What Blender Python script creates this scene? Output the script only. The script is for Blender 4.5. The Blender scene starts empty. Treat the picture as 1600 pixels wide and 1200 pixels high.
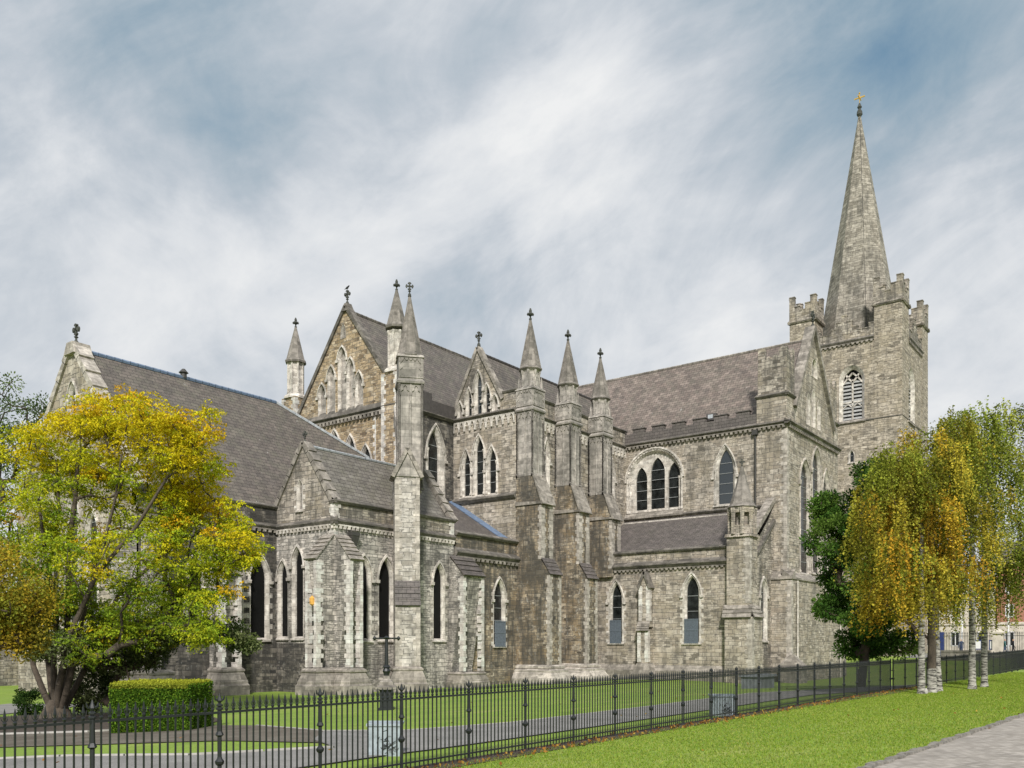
import bpy, math, random
import numpy as np
from mathutils import Vector, Matrix
from mathutils.geometry import tessellate_polygon

# ------------------------------------------------------------------ camera, sky, sun
S = bpy.context.scene
C = S.collection
EYE = 3.0
cam = bpy.data.cameras.new('camera'); camo = bpy.data.objects.new('camera', cam); C.objects.link(camo)
S.camera = camo
camo.location = (0, 0, EYE)
TH = math.radians(36.95)
camo.rotation_euler = (math.radians(90), 0, TH - math.radians(90))
cam.sensor_width = 36; cam.lens = 31.05; cam.shift_y = 405 / 1600
cam.clip_start = 0.1; cam.clip_end = 5000
S.view_settings.view_transform = 'Standard'; S.view_settings.look = 'None'
S.view_settings.exposure = 0.55; S.view_settings.gamma = 1
try: S.cycles.max_bounces = 5; S.cycles.transparent_max_bounces = 6
except Exception: pass
SUN_EL, SUN_AZ = math.radians(38), math.radians(217)     # azimuth of the direction TO the sun, from +X towards +Y
sd = Vector((math.cos(SUN_EL) * math.cos(SUN_AZ), math.cos(SUN_EL) * math.sin(SUN_AZ), math.sin(SUN_EL)))
sl = bpy.data.lights.new('sun', 'SUN'); sl.energy = 3.0; sl.angle = math.radians(6); sl.color = (1.0, 0.965, 0.91)
so = bpy.data.objects.new('sun', sl); C.objects.link(so); so.rotation_euler = (-sd).to_track_quat('-Z', 'Y').to_euler()
so.location = (-30, -30, 80)

W = bpy.data.worlds.new('World'); S.world = W; W.use_nodes = True
nt = W.node_tree; nt.nodes.clear()
def nd(nt, t, **k):
    n = nt.nodes.new(t)
    for a, b in k.items(): setattr(n, a, b)
    return n
def setin(n, **k):
    for a, b in k.items(): n.inputs[a.replace('_', ' ')].default_value = b
    return n
def mth(nt, op, a, b=None, c=None, clamp=False):
    n = nt.nodes.new('ShaderNodeMath'); n.operation = op; n.use_clamp = clamp
    for i, v in enumerate((a, b, c)):
        if v is None: continue
        if isinstance(v, (int, float)): n.inputs[i].default_value = v
        else: nt.links.new(v, n.inputs[i])
    return n.outputs[0]
def mixc(nt, fac, a, b, mode='MIX'):
    n = nt.nodes.new('ShaderNodeMix'); n.data_type = 'RGBA'; n.blend_type = mode
    for i, v in ((0, fac), (6, a), (7, b)):
        if isinstance(v, (int, float)): n.inputs[i].default_value = v
        elif isinstance(v, (tuple, list)): n.inputs[i].default_value = (*v[:3], 1)
        else: nt.links.new(v, n.inputs[i])
    return n.outputs[2]
def ramp(nt, fac, stops, interp='LINEAR'):
    n = nt.nodes.new('ShaderNodeValToRGB'); n.color_ramp.interpolation = interp
    e = n.color_ramp.elements
    while len(e) < len(stops): e.new(0.5)
    for i, (p, c) in enumerate(stops):
        e[i].position = p
        e[i].color = (c, c, c, 1) if isinstance(c, (int, float)) else (*c, 1)
    nt.links.new(fac, n.inputs[0]); return n.outputs[0]
def noise(nt, vec, scale, detail=4, rough=0.5, dist=0.0):
    n = nt.nodes.new('ShaderNodeTexNoise'); nt.links.new(vec, n.inputs['Vector'])
    setin(n, Scale=scale, Detail=detail, Roughness=rough, Distortion=dist); return n.outputs['Fac']
def mapping(nt, vec, rot=(0, 0, 0), scale=(1, 1, 1), loc=(0, 0, 0)):
    n = nt.nodes.new('ShaderNodeMapping'); nt.links.new(vec, n.inputs[0])
    n.inputs['Rotation'].default_value = rot; n.inputs['Scale'].default_value = scale; n.inputs['Location'].default_value = loc
    return n.outputs[0]

tc = nd(nt, 'ShaderNodeTexCoord'); gen = tc.outputs['Generated']
sky = nd(nt, 'ShaderNodeTexSky', sky_type='NISHITA', sun_disc=False)
sky.sun_elevation = SUN_EL; sky.sun_rotation = math.radians(90) - SUN_AZ
sky.air_density = 1.2; sky.dust_density = 1.5
skyc = mixc(nt, 1.0, sky.outputs[0], (0.085, 0.092, 0.10), 'MULTIPLY')
# cloud deck: noise on the direction vector, stretched along one heading
m0 = mapping(nt, gen, rot=(0, 0, -TH))                     # x along the cathedral view axis, y to its left
def streak(deg, sc, loc=(0, 0, 0)): return mapping(nt, mapping(nt, m0, rot=(math.radians(deg), 0, 0)), scale=sc, loc=loc)
n1 = noise(nt, streak(28, (1.0, 0.85, 1.25)), 2.7, 9, 0.58, 0.7)
n2 = noise(nt, streak(34, (1, 0.72, 1.4), (3.1, 1.7, 0.4)), 5.2, 9, 0.6, 0.8)
n3 = noise(nt, streak(24, (1, 0.7, 1.4), (7, 2, 1)), 12.0, 8, 0.62, 0.9)
sep = nd(nt, 'ShaderNodeSeparateXYZ'); nt.links.new(gen, sep.inputs[0]); el = sep.outputs[2]
def blob(px, py, rad):                                     # a soft patch around one heading of the sky
    v = Vector((1380, -(px - 800), 1005 - py)).normalized()
    v = Matrix.Rotation(TH, 3, 'Z') @ v
    n = nd(nt, 'ShaderNodeVectorMath', operation='DISTANCE'); nt.links.new(gen, n.inputs[0]); n.inputs[1].default_value = v
    t = mth(nt, 'DIVIDE', n.outputs['Value'], rad)
    return mth(nt, 'POWER', 2.718, mth(nt, 'MULTIPLY', mth(nt, 'MULTIPLY', t, t), -1.0))
cl = mth(nt, 'ADD', mth(nt, 'MULTIPLY', n1, 0.85), mth(nt, 'MULTIPLY', n2, 0.60))
cl = mth(nt, 'ADD', cl, mth(nt, 'MULTIPLY', n3, 0.15))
cl = mth(nt, 'SUBTRACT', cl, 0.268)
for px, py, r, a in ((300, 230, .12, -.07), (90, 330, .08, -.05), (900, 290, .08, .05), (120, 440, .12, .06), (1330, 110, .18, -.11), (1560, 60, .14, -.10), (1440, 20, .15, -.06), (40, 60, .16, -.06), (1290, 130, .07, -.05), 
                     (840, 190, .06, .14), (760, 245, .055, .14), (690, 290, .05, .13), (620, 345, .06, .14), (540, 400, .07, .14), (470, 440, .08, .12), (920, 130, .05, .10), (1000, 60, .06, .05), (1000, 420, .22, .05), (300, 420, .08, .08), (60, 230, .06, .08),
                     (1150, 330, .16, .04), (100, 20, .14, -.04), (1480, 430, .1, -.03), (150, 470, .18, .12), (1500, 290, .10, .08), (1130, 200, .10, .05),
                     (30, 120, .07, .05), (480, 60, .10, -.05), (820, 40, .12, -.06)):
    cl = mth(nt, 'ADD', cl, mth(nt, 'MULTIPLY', blob(px, py, r), a))
cl = mth(nt, 'ADD', cl, ramp(nt, el, [(0.0, 0.16), (0.22, 0.04), (0.5, -0.06), (1.0, 0.0)]))
ccol = ramp(nt, cl, [(0.12, (0.125, 0.21, 0.275)), (0.27, (0.20, 0.275, 0.33)), (0.40, (0.28, 0.335, 0.385)), (0.52, (0.375, 0.41, 0.45)), (0.64, (0.49, 0.51, 0.535)), (0.80, (0.60, 0.606, 0.61))])
clear = ramp(nt, cl, [(0.15, 0.25), (0.40, 0.0)])
allc = mixc(nt, clear, ccol, skyc)
bg = nd(nt, 'ShaderNodeBackground'); nt.links.new(allc, bg.inputs[0]); bg.inputs[1].default_value = 0.98
out = nd(nt, 'ShaderNodeOutputWorld'); nt.links.new(bg.outputs[0], out.inputs[0])

# ------------------------------------------------------------------ mesh helpers
XF = None
class MB:
    def __init__(s): s.v = []; s.f = []; s.m = []
    def poly(s, pts, mi=0):
        b = len(s.v); s.v += [tuple(p) for p in pts]; s.f.append(tuple(range(b, b + len(pts)))); s.m.append(mi)
    def quadstrip(s, A, B, closed=False, mi=0):
        n = len(A); b = len(s.v); s.v += [tuple(p) for p in A] + [tuple(p) for p in B]
        for i in range(n if closed else n - 1):
            j = (i + 1) % n; s.f.append((b + i, b + j, b + n + j, b + n + i)); s.m.append(mi)
    def hexa(s, p, mi=0):            # 8 points: bottom ring 4, top ring 4
        b = len(s.v); s.v += [tuple(q) for q in p]
        for f in ((0, 1, 2, 3), (7, 6, 5, 4), (0, 4, 5, 1), (1, 5, 6, 2), (2, 6, 7, 3), (3, 7, 4, 0)):
            s.f.append(tuple(b + i for i in f)); s.m.append(mi)
    def box(s, x0, y0, z0, x1, y1, z1, mi=0, tx=0, ty=0):
        s.hexa([(x0, y0, z0), (x1, y0, z0), (x1, y1, z0), (x0, y1, z0), (x0 + tx, y0 + ty, z1), (x1 - tx, y0 + ty, z1), (x1 - tx, y1 - ty, z1), (x0 + tx, y1 - ty, z1)], mi)
    def prism(s, prof, fn, u0, u1, mi=0):     # prof (o,z) extruded along u with fn(u,z,o)
        A = [fn(u0, z, o) for o, z in prof]; B = [fn(u1, z, o) for o, z in prof]
        s.quadstrip(A, B, True, mi); s.poly(A, mi); s.poly(B[::-1], mi)
    def plate(s, prof, fn, o0, o1, mi=0):     # prof (u,z) extruded outwards
        A = [fn(u, z, o0) for u, z in prof]; B = [fn(u, z, o1) for u, z in prof]
        s.quadstrip(A, B, True, mi); s.poly(B, mi); s.poly(A[::-1], mi)
    def lathe(s, cx, cy, prof, n=8, rot=None, mi=0, sx=1, sy=1):
        rot = math.pi / n if rot is None else rot
        R = [[(cx + r * sx * math.cos(rot + 2 * math.pi * i / n), cy + r * sy * math.sin(rot + 2 * math.pi * i / n), z) for i in range(n)] for r, z in prof]
        for a, b in zip(R, R[1:]): s.quadstrip(a, b, True, mi)
        s.poly(R[0][::-1], mi); s.poly(R[-1], mi)
    def tube(s, a, b, ra, rb, n=6, mi=0):
        a = Vector(a); b = Vector(b); d = (b - a)
        if d.length < 1e-6: return
        d.normalize(); u = d.orthogonal().normalized(); w = d.cross(u)
        A = [a + (u * math.cos(t) + w * math.sin(t)) * ra for t in (2 * math.pi * i / n for i in range(n))]
        B = [b + (u * math.cos(t) + w * math.sin(t)) * rb for t in (2 * math.pi * i / n for i in range(n))]
        s.quadstrip(A, B, True, mi)
    def build(s, name, mats, parent=None, smooth=False, root=None):
        if XF is not None: s.v = [tuple(XF @ Vector(p)) for p in s.v]
        me = bpy.data.meshes.new(name); me.from_pydata(s.v, [], s.f)
        mats = mats if isinstance(mats, (list, tuple)) else [mats]
        for m in mats: me.materials.append(m)
        if len(mats) > 1: me.polygons.foreach_set('material_index', s.m)
        if smooth: me.polygons.foreach_set('use_smooth', [True] * len(me.polygons))
        me.update()
        o = bpy.data.objects.new(name, me); C.objects.link(o)
        if parent:
            o.parent = parent
            if parent.type == 'EMPTY': o.matrix_parent_inverse = Matrix.LocRotScale(parent.location, parent.rotation_euler, None).inverted()
        return o
def tag(o, label=None, cat=None, group=None, kind=None):
    if label: o['label'] = label
    if cat: o['category'] = cat
    if group: o['group'] = group
    if kind: o['kind'] = kind
    return o
def empty(name, loc, rz=0, **k):
    o = bpy.data.objects.new(name, None); C.objects.link(o); o.location = loc; o.rotation_euler = (0, 0, rz); o.empty_display_size = 0.3
    return tag(o, **k)
def copy_tree(o, parent=None):
    c = o.copy(); C.objects.link(c)
    if parent: c.parent = parent
    for ch in list(o.children): copy_tree(ch, c)
    return c
c_, s_ = math.cos(TH), math.sin(TH)
# measured bearings of the building turned into metres on its real wall planes (all planes are at their surveyed distance)
def E(px, py, X):
    t = (px - 800) / 1380; d = X / (c_ + s_ * t); return d * (s_ - c_ * t), EYE + (1005 - py) / 1380 * d      # Y, Z on plane X
def N(px, py, Y):
    t = (px - 800) / 1380; d = Y / (s_ - c_ * t); return d * (c_ + s_ * t), EYE + (1005 - py) / 1380 * d      # X, Z on plane Y
def G(px, py, z):
    d = (EYE - z) * 1380 / (py - 1005); t = (px - 800) / 1380; return d * (c_ + s_ * t), d * (s_ - c_ * t)
class Fr:                              # wall frame: u along the wall, z up, o outward
    def __init__(s, k, p): s.k = k; s.p = p
    def __call__(s, u, z, o=0.0):
        return {'E': (s.p - o, u, z), 'N': (u, s.p - o, z), 'W': (s.p + o, u, z), 'S': (u, s.p + o, z)}[s.k]
    def uz(s, px, py): return E(px, py, s.p) if s.k == 'E' else N(px, py, s.p)

# ------------------------------------------------------------------ materials
def newmat(name):
    m = bpy.data.materials.new(name); m.use_nodes = True; t = m.node_tree; t.nodes.clear()
    o = nd(t, 'ShaderNodeOutputMaterial'); b = nd(t, 'ShaderNodeBsdfPrincipled'); t.links.new(b.outputs[0], o.inputs[0])
    return m, t, b
def colour(t, b, c, rough=0.85):
    if isinstance(c, tuple): b.inputs['Base Color'].default_value = (*c, 1)
    else: t.links.new(c, b.inputs['Base Color'])
    b.inputs['Roughness'].default_value = rough
def bump(t, b, h, strength=0.4, dist=0.03):
    n = nd(t, 'ShaderNodeBump'); n.inputs['Strength'].default_value = strength; n.inputs['Distance'].default_value = dist
    t.links.new(h, n.inputs['Height']); t.links.new(n.outputs[0], b.inputs['Normal'])
def wall_uv(t):                         # (along the wall, up the slope, 0) in metres for any flat face
    g = nd(t, 'ShaderNodeNewGeometry'); P = nd(t, 'ShaderNodeSeparateXYZ'); t.links.new(g.outputs['Position'], P.inputs[0])
    Q = nd(t, 'ShaderNodeSeparateXYZ'); t.links.new(g.outputs['True Normal'], Q.inputs[0])
    nx, ny = Q.outputs[0], Q.outputs[1]
    ln = mth(t, 'MAXIMUM', mth(t, 'SQRT', mth(t, 'ADD', mth(t, 'MULTIPLY', nx, nx), mth(t, 'MULTIPLY', ny, ny))), 0.02)
    u = mth(t, 'DIVIDE', mth(t, 'SUBTRACT', mth(t, 'MULTIPLY', nx, P.outputs[1]), mth(t, 'MULTIPLY', ny, P.outputs[0])), ln)
    v = mth(t, 'DIVIDE', P.outputs[2], ln)
    flat = mth(t, 'LESS_THAN', ln, 0.3)
    inv = mth(t, 'SUBTRACT', 1.0, flat)
    u = mth(t, 'ADD', mth(t, 'MULTIPLY', u, inv), mth(t, 'MULTIPLY', P.outputs[0], flat))
    v = mth(t, 'ADD', mth(t, 'MULTIPLY', v, inv), mth(t, 'MULTIPLY', P.outputs[1], flat))
    cb = nd(t, 'ShaderNodeCombineXYZ'); t.links.new(u, cb.inputs[0]); t.links.new(v, cb.inputs[1])
    return cb.outputs[0], g.outputs['Position']
def brick(t, vec, w, h, mortar, off=0.5, smooth=0.1):
    n = nd(t, 'ShaderNodeTexBrick'); t.links.new(vec, n.inputs['Vector']); n.offset = off; n.offset_frequency = 2
    setin(n, Scale=1.0, Mortar_Size=mortar, Mortar_Smooth=smooth, Bias=0.0, Brick_Width=w, Row_Height=h)
    n.inputs['Color1'].default_value = (0, 0, 0, 1); n.inputs['Color2'].default_value = (1, 1, 1, 1); n.inputs['Mortar'].default_value = (.5, .5, .5, 1)
    return n.outputs['Color'], n.outputs['Fac']
def stone(name, cols, w=0.5, h=0.26, mortar=0.02, mcol=(0.10, 0.095, 0.085), stain=0.5, tan=None, jitter=0.06, scol=(0.055, 0.052, 0.046), bst=0.5, st_lo=0.5, white=0.0, ct=0.3):
    cols = [tuple(min(.64, q * g_) for q, g_ in zip(k, (1.20, 1.135, 1.12))) for k in cols]
    m, t, b = newmat(name); uv, P = wall_uv(t)
    nv = nd(t, 'ShaderNodeTexNoise'); t.links.new(uv, nv.inputs['Vector']); setin(nv, Scale=1.3, Detail=3)
    ad = nd(t, 'ShaderNodeVectorMath', operation='MULTIPLY_ADD'); t.links.new(nv.outputs['Color'], ad.inputs[0]); ad.inputs[1].default_value = (jitter * 2,) * 3; t.links.new(uv, ad.inputs[2])
    c1, f1 = brick(t, ad.outputs[0], w, h, mortar)
    c2, f2 = brick(t, mapping(t, ad.outputs[0], loc=(7.3, 3.11, 0)), w * 0.72, h * 0.62, mortar * 0.8, 0.37)
    sel = ramp(t, noise(t, mapping(t, P, scale=(.5, .5, 1.6)), 0.9, 2), [(0.49, 0.0), (0.51, 1.0)])
    cc = mixc(t, sel, c1, c2); ff = mixc(t, sel, f1, f2)
    if w < 1.0:
        c3, f3 = brick(t, mapping(t, ad.outputs[0], loc=(1.7, 5.3, 0)), w * 1.35, h * 1.55, mortar * 1.1, 0.61)
        sel2 = ramp(t, noise(t, mapping(t, P, scale=(.6, .6, 1.3), loc=(9, 9, 9)), 1.1, 3), [(0.535, 0.0), (0.55, 1.0)])
        cc = mixc(t, sel2, cc, c3); ff = mixc(t, sel2, ff, f3)
    av = tuple(sum(k[i] for k in cols) / len(cols) for i in range(3)); cols = [tuple(min(.64, max(.03, q + (q - a_) * ct)) for q, a_ in zip(k, av)) for k in cols]
    n = len(cols); base = ramp(t, cc, [(i / max(1, n - 1) * 0.96 + 0.02, k) for i, k in enumerate(cols)])
    mot = ramp(t, noise(t, P, 2.7, 7, 0.65), [(0.28, 0.5), (0.5, 1.0), (0.72, 1.45)])
    base = mixc(t, 1.0, base, mot, 'MULTIPLY')
    if tan:
        tn = ramp(t, noise(t, P, 0.7, 6, 0.65), [(0.47, 0.0), (0.60, 0.85)])
        base = mixc(t, tn, base, mixc(t, 0.6, base, tan))
    base = mixc(t, ff, base, mcol)
    if white > 0:
        wn = ramp(t, noise(t, mapping(t, P, scale=(1.5, 1.5, 0.7), loc=(4, 2, 9)), 3.2, 7, 0.75), [(0.56, 0.0), (0.66, white)])
        base = mixc(t, wn, base, (0.46, 0.45, 0.42))
    s1 = noise(t, mapping(t, P, scale=(1.2, 1.2, 0.16)), 1.5, 6, 0.65)
    s2 = noise(t, P, 0.38, 5, 0.6)
    st = mth(t, 'ADD', mth(t, 'MULTIPLY', s1, 0.55), mth(t, 'MULTIPLY', s2, 0.45))
    st = ramp(t, st, [(st_lo - 0.05, 0.0), (st_lo + 0.07, stain)])
    base = mixc(t, st, base, scol)
    colour(t, b, base, 0.92)
    hgt = mth(t, 'SUBTRACT', mth(t, 'MULTIPLY', noise(t, P, 9, 4, 0.6), 0.5), ff)
    bump(t, b, hgt, bst, 0.04)
    return m
M = {}
M['grey'] = stone('grey_limestone', [(0.15, 0.137, 0.115), (0.27, 0.25, 0.215), (0.35, 0.33, 0.285), (0.24, 0.22, 0.19), (0.42, 0.395, 0.34)], 0.62, 0.27, 0.018, stain=0.7, st_lo=0.51, tan=(0.34, 0.285, 0.20))
M['transept'] = stone('pale_limestone', [(0.20, 0.185, 0.155), (0.30, 0.28, 0.24), (0.38, 0.355, 0.305), (0.26, 0.235, 0.195), (0.36, 0.335, 0.285)], 0.7, 0.29, 0.016, stain=0.5, st_lo=0.53, ct=0.5, tan=(0.36, 0.305, 0.225))
M['rubble'] = stone('chapel_rubble', [(0.20, 0.195, 0.18), (0.35, 0.34, 0.31), (0.44, 0.425, 0.39), (0.28, 0.27, 0.245), (0.40, 0.385, 0.35)], 0.46, 0.19, 0.017, stain=0.72, st_lo=0.52, mcol=(0.12, 0.115, 0.105), white=0.5, jitter=0.08)
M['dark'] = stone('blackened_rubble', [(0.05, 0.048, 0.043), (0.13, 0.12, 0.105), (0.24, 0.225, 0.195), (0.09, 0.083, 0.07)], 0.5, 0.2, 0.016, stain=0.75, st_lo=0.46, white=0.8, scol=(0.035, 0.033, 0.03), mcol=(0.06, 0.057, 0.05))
M['brown'] = stone('brown_calp', [(0.11, 0.095, 0.07), (0.22, 0.19, 0.14), (0.32, 0.275, 0.20), (0.15, 0.13, 0.10), (0.40, 0.36, 0.28)], 0.55, 0.24, 0.016, stain=0.82, st_lo=0.48, white=0.75, tan=(0.30, 0.21, 0.11))
M['tan'] = stone('tan_rubble', [(0.15, 0.115, 0.075), (0.27, 0.215, 0.14), (0.37, 0.30, 0.20), (0.20, 0.16, 0.11), (0.42, 0.365, 0.27)], 0.5, 0.24, 0.016, stain=0.45, st_lo=0.56, tan=(0.38, 0.28, 0.15), white=0.3)
M['ashlar'] = stone('grey_ashlar', [(0.235, 0.225, 0.205), (0.305, 0.293, 0.268), (0.37, 0.355, 0.325)], 1.5, 0.42, 0.008, stain=0.55, st_lo=0.52, jitter=0.0, bst=0.2, mcol=(0.14, 0.135, 0.12), scol=(0.10, 0.097, 0.085))
M['pierstone'] = stone('pier_block_stone', [(0.26, 0.25, 0.225), (0.36, 0.35, 0.32), (0.43, 0.42, 0.39), (0.31, 0.30, 0.27)], 0.75, 0.30, 0.016, stain=0.4, st_lo=0.56, mcol=(0.12, 0.115, 0.105), white=0.3)
M['spire'] = stone('spire_granite', [(0.185, 0.175, 0.147), (0.25, 0.237, 0.203), (0.305, 0.292, 0.252), (0.21, 0.20, 0.17)], 1.15, 0.42, 0.02, stain=0.6, st_lo=0.53, mcol=(0.09, 0.08, 0.06), jitter=0.02)
M['tower'] = stone('tower_limestone', [(0.17, 0.155, 0.125), (0.30, 0.275, 0.225), (0.37, 0.34, 0.28), (0.25, 0.225, 0.18), (0.43, 0.40, 0.335)], 0.75, 0.27, 0.022, stain=0.4, st_lo=0.55, tan=(0.38, 0.32, 0.23), mcol=(0.13, 0.118, 0.095), jitter=0.09)
M['quoin'] = stone('white_quoin_stone', [(0.39, 0.38, 0.355), (0.48, 0.47, 0.44), (0.55, 0.54, 0.51)], 1.7, 0.6, 0.004, stain=0.55, st_lo=0.57, jitter=0, bst=0.15, scol=(0.16, 0.15, 0.135))
M['softquoin'] = stone('soft_quoin_stone', [(0.27, 0.255, 0.225), (0.35, 0.335, 0.30), (0.42, 0.40, 0.36)], 1.4, 0.45, 0.006, stain=0.5, st_lo=0.54, jitter=0, bst=0.2, scol=(0.13, 0.12, 0.105))
M['dress'] = stone('window_dressing_stone', [(0.36, 0.345, 0.31), (0.46, 0.445, 0.405), (0.52, 0.505, 0.465)], 1.4, 0.45, 0.006, stain=0.6, st_lo=0.54, jitter=0, bst=0.15, scol=(0.12, 0.115, 0.10))
M['string'] = stone('weathered_string_stone', [(0.09, 0.085, 0.075), (0.13, 0.123, 0.108), (0.175, 0.166, 0.148)], 1.6, 0.5, 0.006, stain=0.5, st_lo=0.5, jitter=0, bst=0.25)
M['cap'] = stone('weathering_slab_stone', [(0.17, 0.16, 0.14), (0.235, 0.222, 0.195), (0.28, 0.265, 0.235)], 1.2, 0.5, 0.008, stain=0.45, st_lo=0.52, jitter=0, bst=0.2)
M['spirelet'] = stone('pinnacle_stone', [(0.145, 0.137, 0.122), (0.185, 0.175, 0.157), (0.22, 0.208, 0.188)], 1.6, 0.8, 0.004, stain=0.5, st_lo=0.5, jitter=0, bst=0.15, scol=(0.085, 0.08, 0.068))

def slate(name, cols, w=0.42, h=0.26, moss=0.5, lich=1.0):
    m, t, b = newmat(name); uv, P = wall_uv(t)
    c1, f1 = brick(t, uv, w, h, 0.012, 0.5, 0.0)
    base = ramp(t, c1, [(i / (len(cols) - 1), k) for i, k in enumerate(cols)])
    base = mixc(t, 1.0, base, ramp(t, noise(t, P, 1.6, 6, 0.6), [(0.32, 0.6), (0.68, 1.4)]), 'MULTIPLY')
    st = ramp(t, noise(t, mapping(t, P, scale=(1.3, 1.3, .12)), 1.3, 5, 0.6), [(0.5, 0.0), (0.7, 0.5)])
    base = mixc(t, st, base, (0.06, 0.05, 0.044))
    sp = nd(t, 'ShaderNodeSeparateXYZ'); t.links.new(P, sp.inputs[0])
    ms = mth(t, 'MULTIPLY', ramp(t, noise(t, P, 1.1, 6, 0.7), [(0.45, 0.0), (0.62, 1.0)]), moss)
    base = mixc(t, ms, base, (0.15, 0.145, 0.10))
    ln = ramp(t, noise(t, P, 3.1, 3, 0.5), [(0.715, 0.0), (0.725, lich)])
    base = mixc(t, ln, base, (0.36, 0.34, 0.31))
    fine = noise(t, P, 12, 3, 0.6)
    base = mixc(t, 0.35, base, ramp(t, fine, [(0.3, (0.05, 0.045, 0.04)), (0.7, (0.22, 0.20, 0.18))]))
    base = mixc(t, f1, base, (0.035, 0.03, 0.03))
    colour(t, b, base, 0.7)
    vs = nd(t, 'ShaderNodeSeparateXYZ'); t.links.new(uv, vs.inputs[0])
    saw = mth(t, 'FRACT', mth(t, 'DIVIDE', vs.outputs[1], h))
    hh = mth(t, 'SUBTRACT', mth(t, 'MULTIPLY', mth(t, 'SUBTRACT', 1.0, saw), 0.8), f1)
    bump(t, b, mth(t, 'ADD', hh, mth(t, 'MULTIPLY', c1, 0.4)), 0.6, 0.03)
    return m
M['slate'] = slate('purple_brown_slate', [(0.085, 0.068, 0.06), (0.125, 0.10, 0.086), (0.165, 0.135, 0.115), (0.10, 0.083, 0.073)], 0.55, 0.3, 0.55)
M['slate_pink'] = slate('pinkish_slate', [(0.13, 0.095, 0.08), (0.205, 0.152, 0.128), (0.30, 0.235, 0.20), (0.16, 0.12, 0.10)], 0.5, 0.3, 0.35, 1.0)
M['slate_dark'] = slate('dark_slate', [(0.08, 0.068, 0.066), (0.11, 0.092, 0.088), (0.135, 0.112, 0.108)], 0.5, 0.26, 0.15, 0.3)
M['slate_chapel'] = slate('chapel_stone_slate', [(0.15, 0.135, 0.115), (0.20, 0.182, 0.158), (0.24, 0.222, 0.195)], 0.55, 0.3, 0.6, 0.2)
def plain(name, c, rough=0.6, metal=0.0, var=0.25, vs=4.0, bst=0.1):
    m, t, b = newmat(name); g = nd(t, 'ShaderNodeNewGeometry')
    f = ramp(t, noise(t, g.outputs['Position'], vs, 5, 0.6), [(0.3, 1 - var), (0.7, 1 + var)])
    colour(t, b, mixc(t, 1.0, c, f, 'MULTIPLY'), rough); b.inputs['Metallic'].default_value = metal
    bump(t, b, noise(t, g.outputs['Position'], vs * 4, 3), bst, 0.02)
    return m
M['lead'] = plain('dark_lead', (0.07, 0.062, 0.06), 0.6)
M['flash'] = plain('pale_lead_flashing', (0.36, 0.38, 0.40), 0.5)
M['bluelead'] = plain('blue_lead', (0.13, 0.18, 0.27), 0.5)
M['iron'] = plain('black_painted_iron', (0.014, 0.016, 0.017), 0.45)
M['pipe'] = plain('dark_cast_iron', (0.05, 0.047, 0.043), 0.6)
M['finial'] = plain('blackened_finial_stone', (0.06, 0.062, 0.055), 0.9, var=0.4)
M['gold'] = plain('gilded_copper', (0.75, 0.47, 0.10), 0.35, 0.6)
M['guard'] = plain('grey_blue_window_guard', (0.13, 0.155, 0.185), 0.5, vs=9)
M['curb'] = plain('concrete_edging', (0.40, 0.38, 0.35), 0.9)
M['cream'] = plain('cream_render', (0.55, 0.50, 0.42), 0.9, vs=1.5)
M['white'] = plain('white_paint', (0.72, 0.72, 0.70), 0.6, var=0.05)
M['blue'] = plain('blue_paint', (0.02, 0.035, 0.13), 0.5)
M['cabinet'] = plain('pale_grey_cabinet_paint', (0.30, 0.345, 0.37), 0.6, vs=7)
M['cloth'] = plain('dark_cloth', (0.02, 0.022, 0.03), 0.9)
M['teal'] = plain('teal_cloth', (0.02, 0.09, 0.10), 0.9)
M['jeans'] = plain('blue_denim', (0.04, 0.06, 0.13), 0.9)
M['skin'] = plain('skin', (0.45, 0.27, 0.19), 0.6, var=0.05)
M['hair'] = plain('brown_hair', (0.05, 0.03, 0.02), 0.8)
M['feather'] = plain('dark_feathers', (0.03, 0.03, 0.035), 0.7)
M['bar'] = plain('glazing_lead_bar', (0.30, 0.31, 0.31), 0.6)
M['louvre'] = plain('louvre_boards', (0.33, 0.33, 0.32), 0.8)
M['soil'] = plain('leaf_strewn_soil', (0.05, 0.036, 0.025), 1.0, var=0.6, vs=3)
M['yellow_lamp'] = plain('amber_lamp_glass', (0.7, 0.38, 0.08), 0.4)
m, t, b = newmat('dark_window_glass'); g = nd(t, 'ShaderNodeNewGeometry')
colour(t, b, ramp(t, noise(t, g.outputs['Position'], 1.7, 3), [(0.35, (0.006, 0.007, 0.007)), (0.7, (0.03, 0.034, 0.034))]), 0.22); b.inputs['Specular IOR Level'].default_value = 0.55
bump(t, b, noise(t, g.outputs['Position'], 2.2, 2), 0.15, 0.05); M['glass'] = m
m, t, b = newmat('black_mesh_glazing'); colour(t, b, (0.006, 0.006, 0.006), 0.7); b.inputs['Specular IOR Level'].default_value = 0.2; M['black'] = m
m, t, b = newmat('reflecting_window_glass'); g = nd(t, 'ShaderNodeNewGeometry'); colour(t, b, (0.03, 0.036, 0.04), 0.06); b.inputs['Specular IOR Level'].default_value = 0.9
M['skyglass'] = m
m, t, b = newmat('red_brick'); uv, P = wall_uv(t); c1, f1 = brick(t, uv, 0.24, 0.085, 0.012)
colour(t, b, mixc(t, f1, ramp(t, c1, [(0, (0.30, 0.085, 0.045)), (1, (0.42, 0.14, 0.075))]), (0.35, 0.28, 0.22)), 0.9); M['brick'] = m
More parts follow.
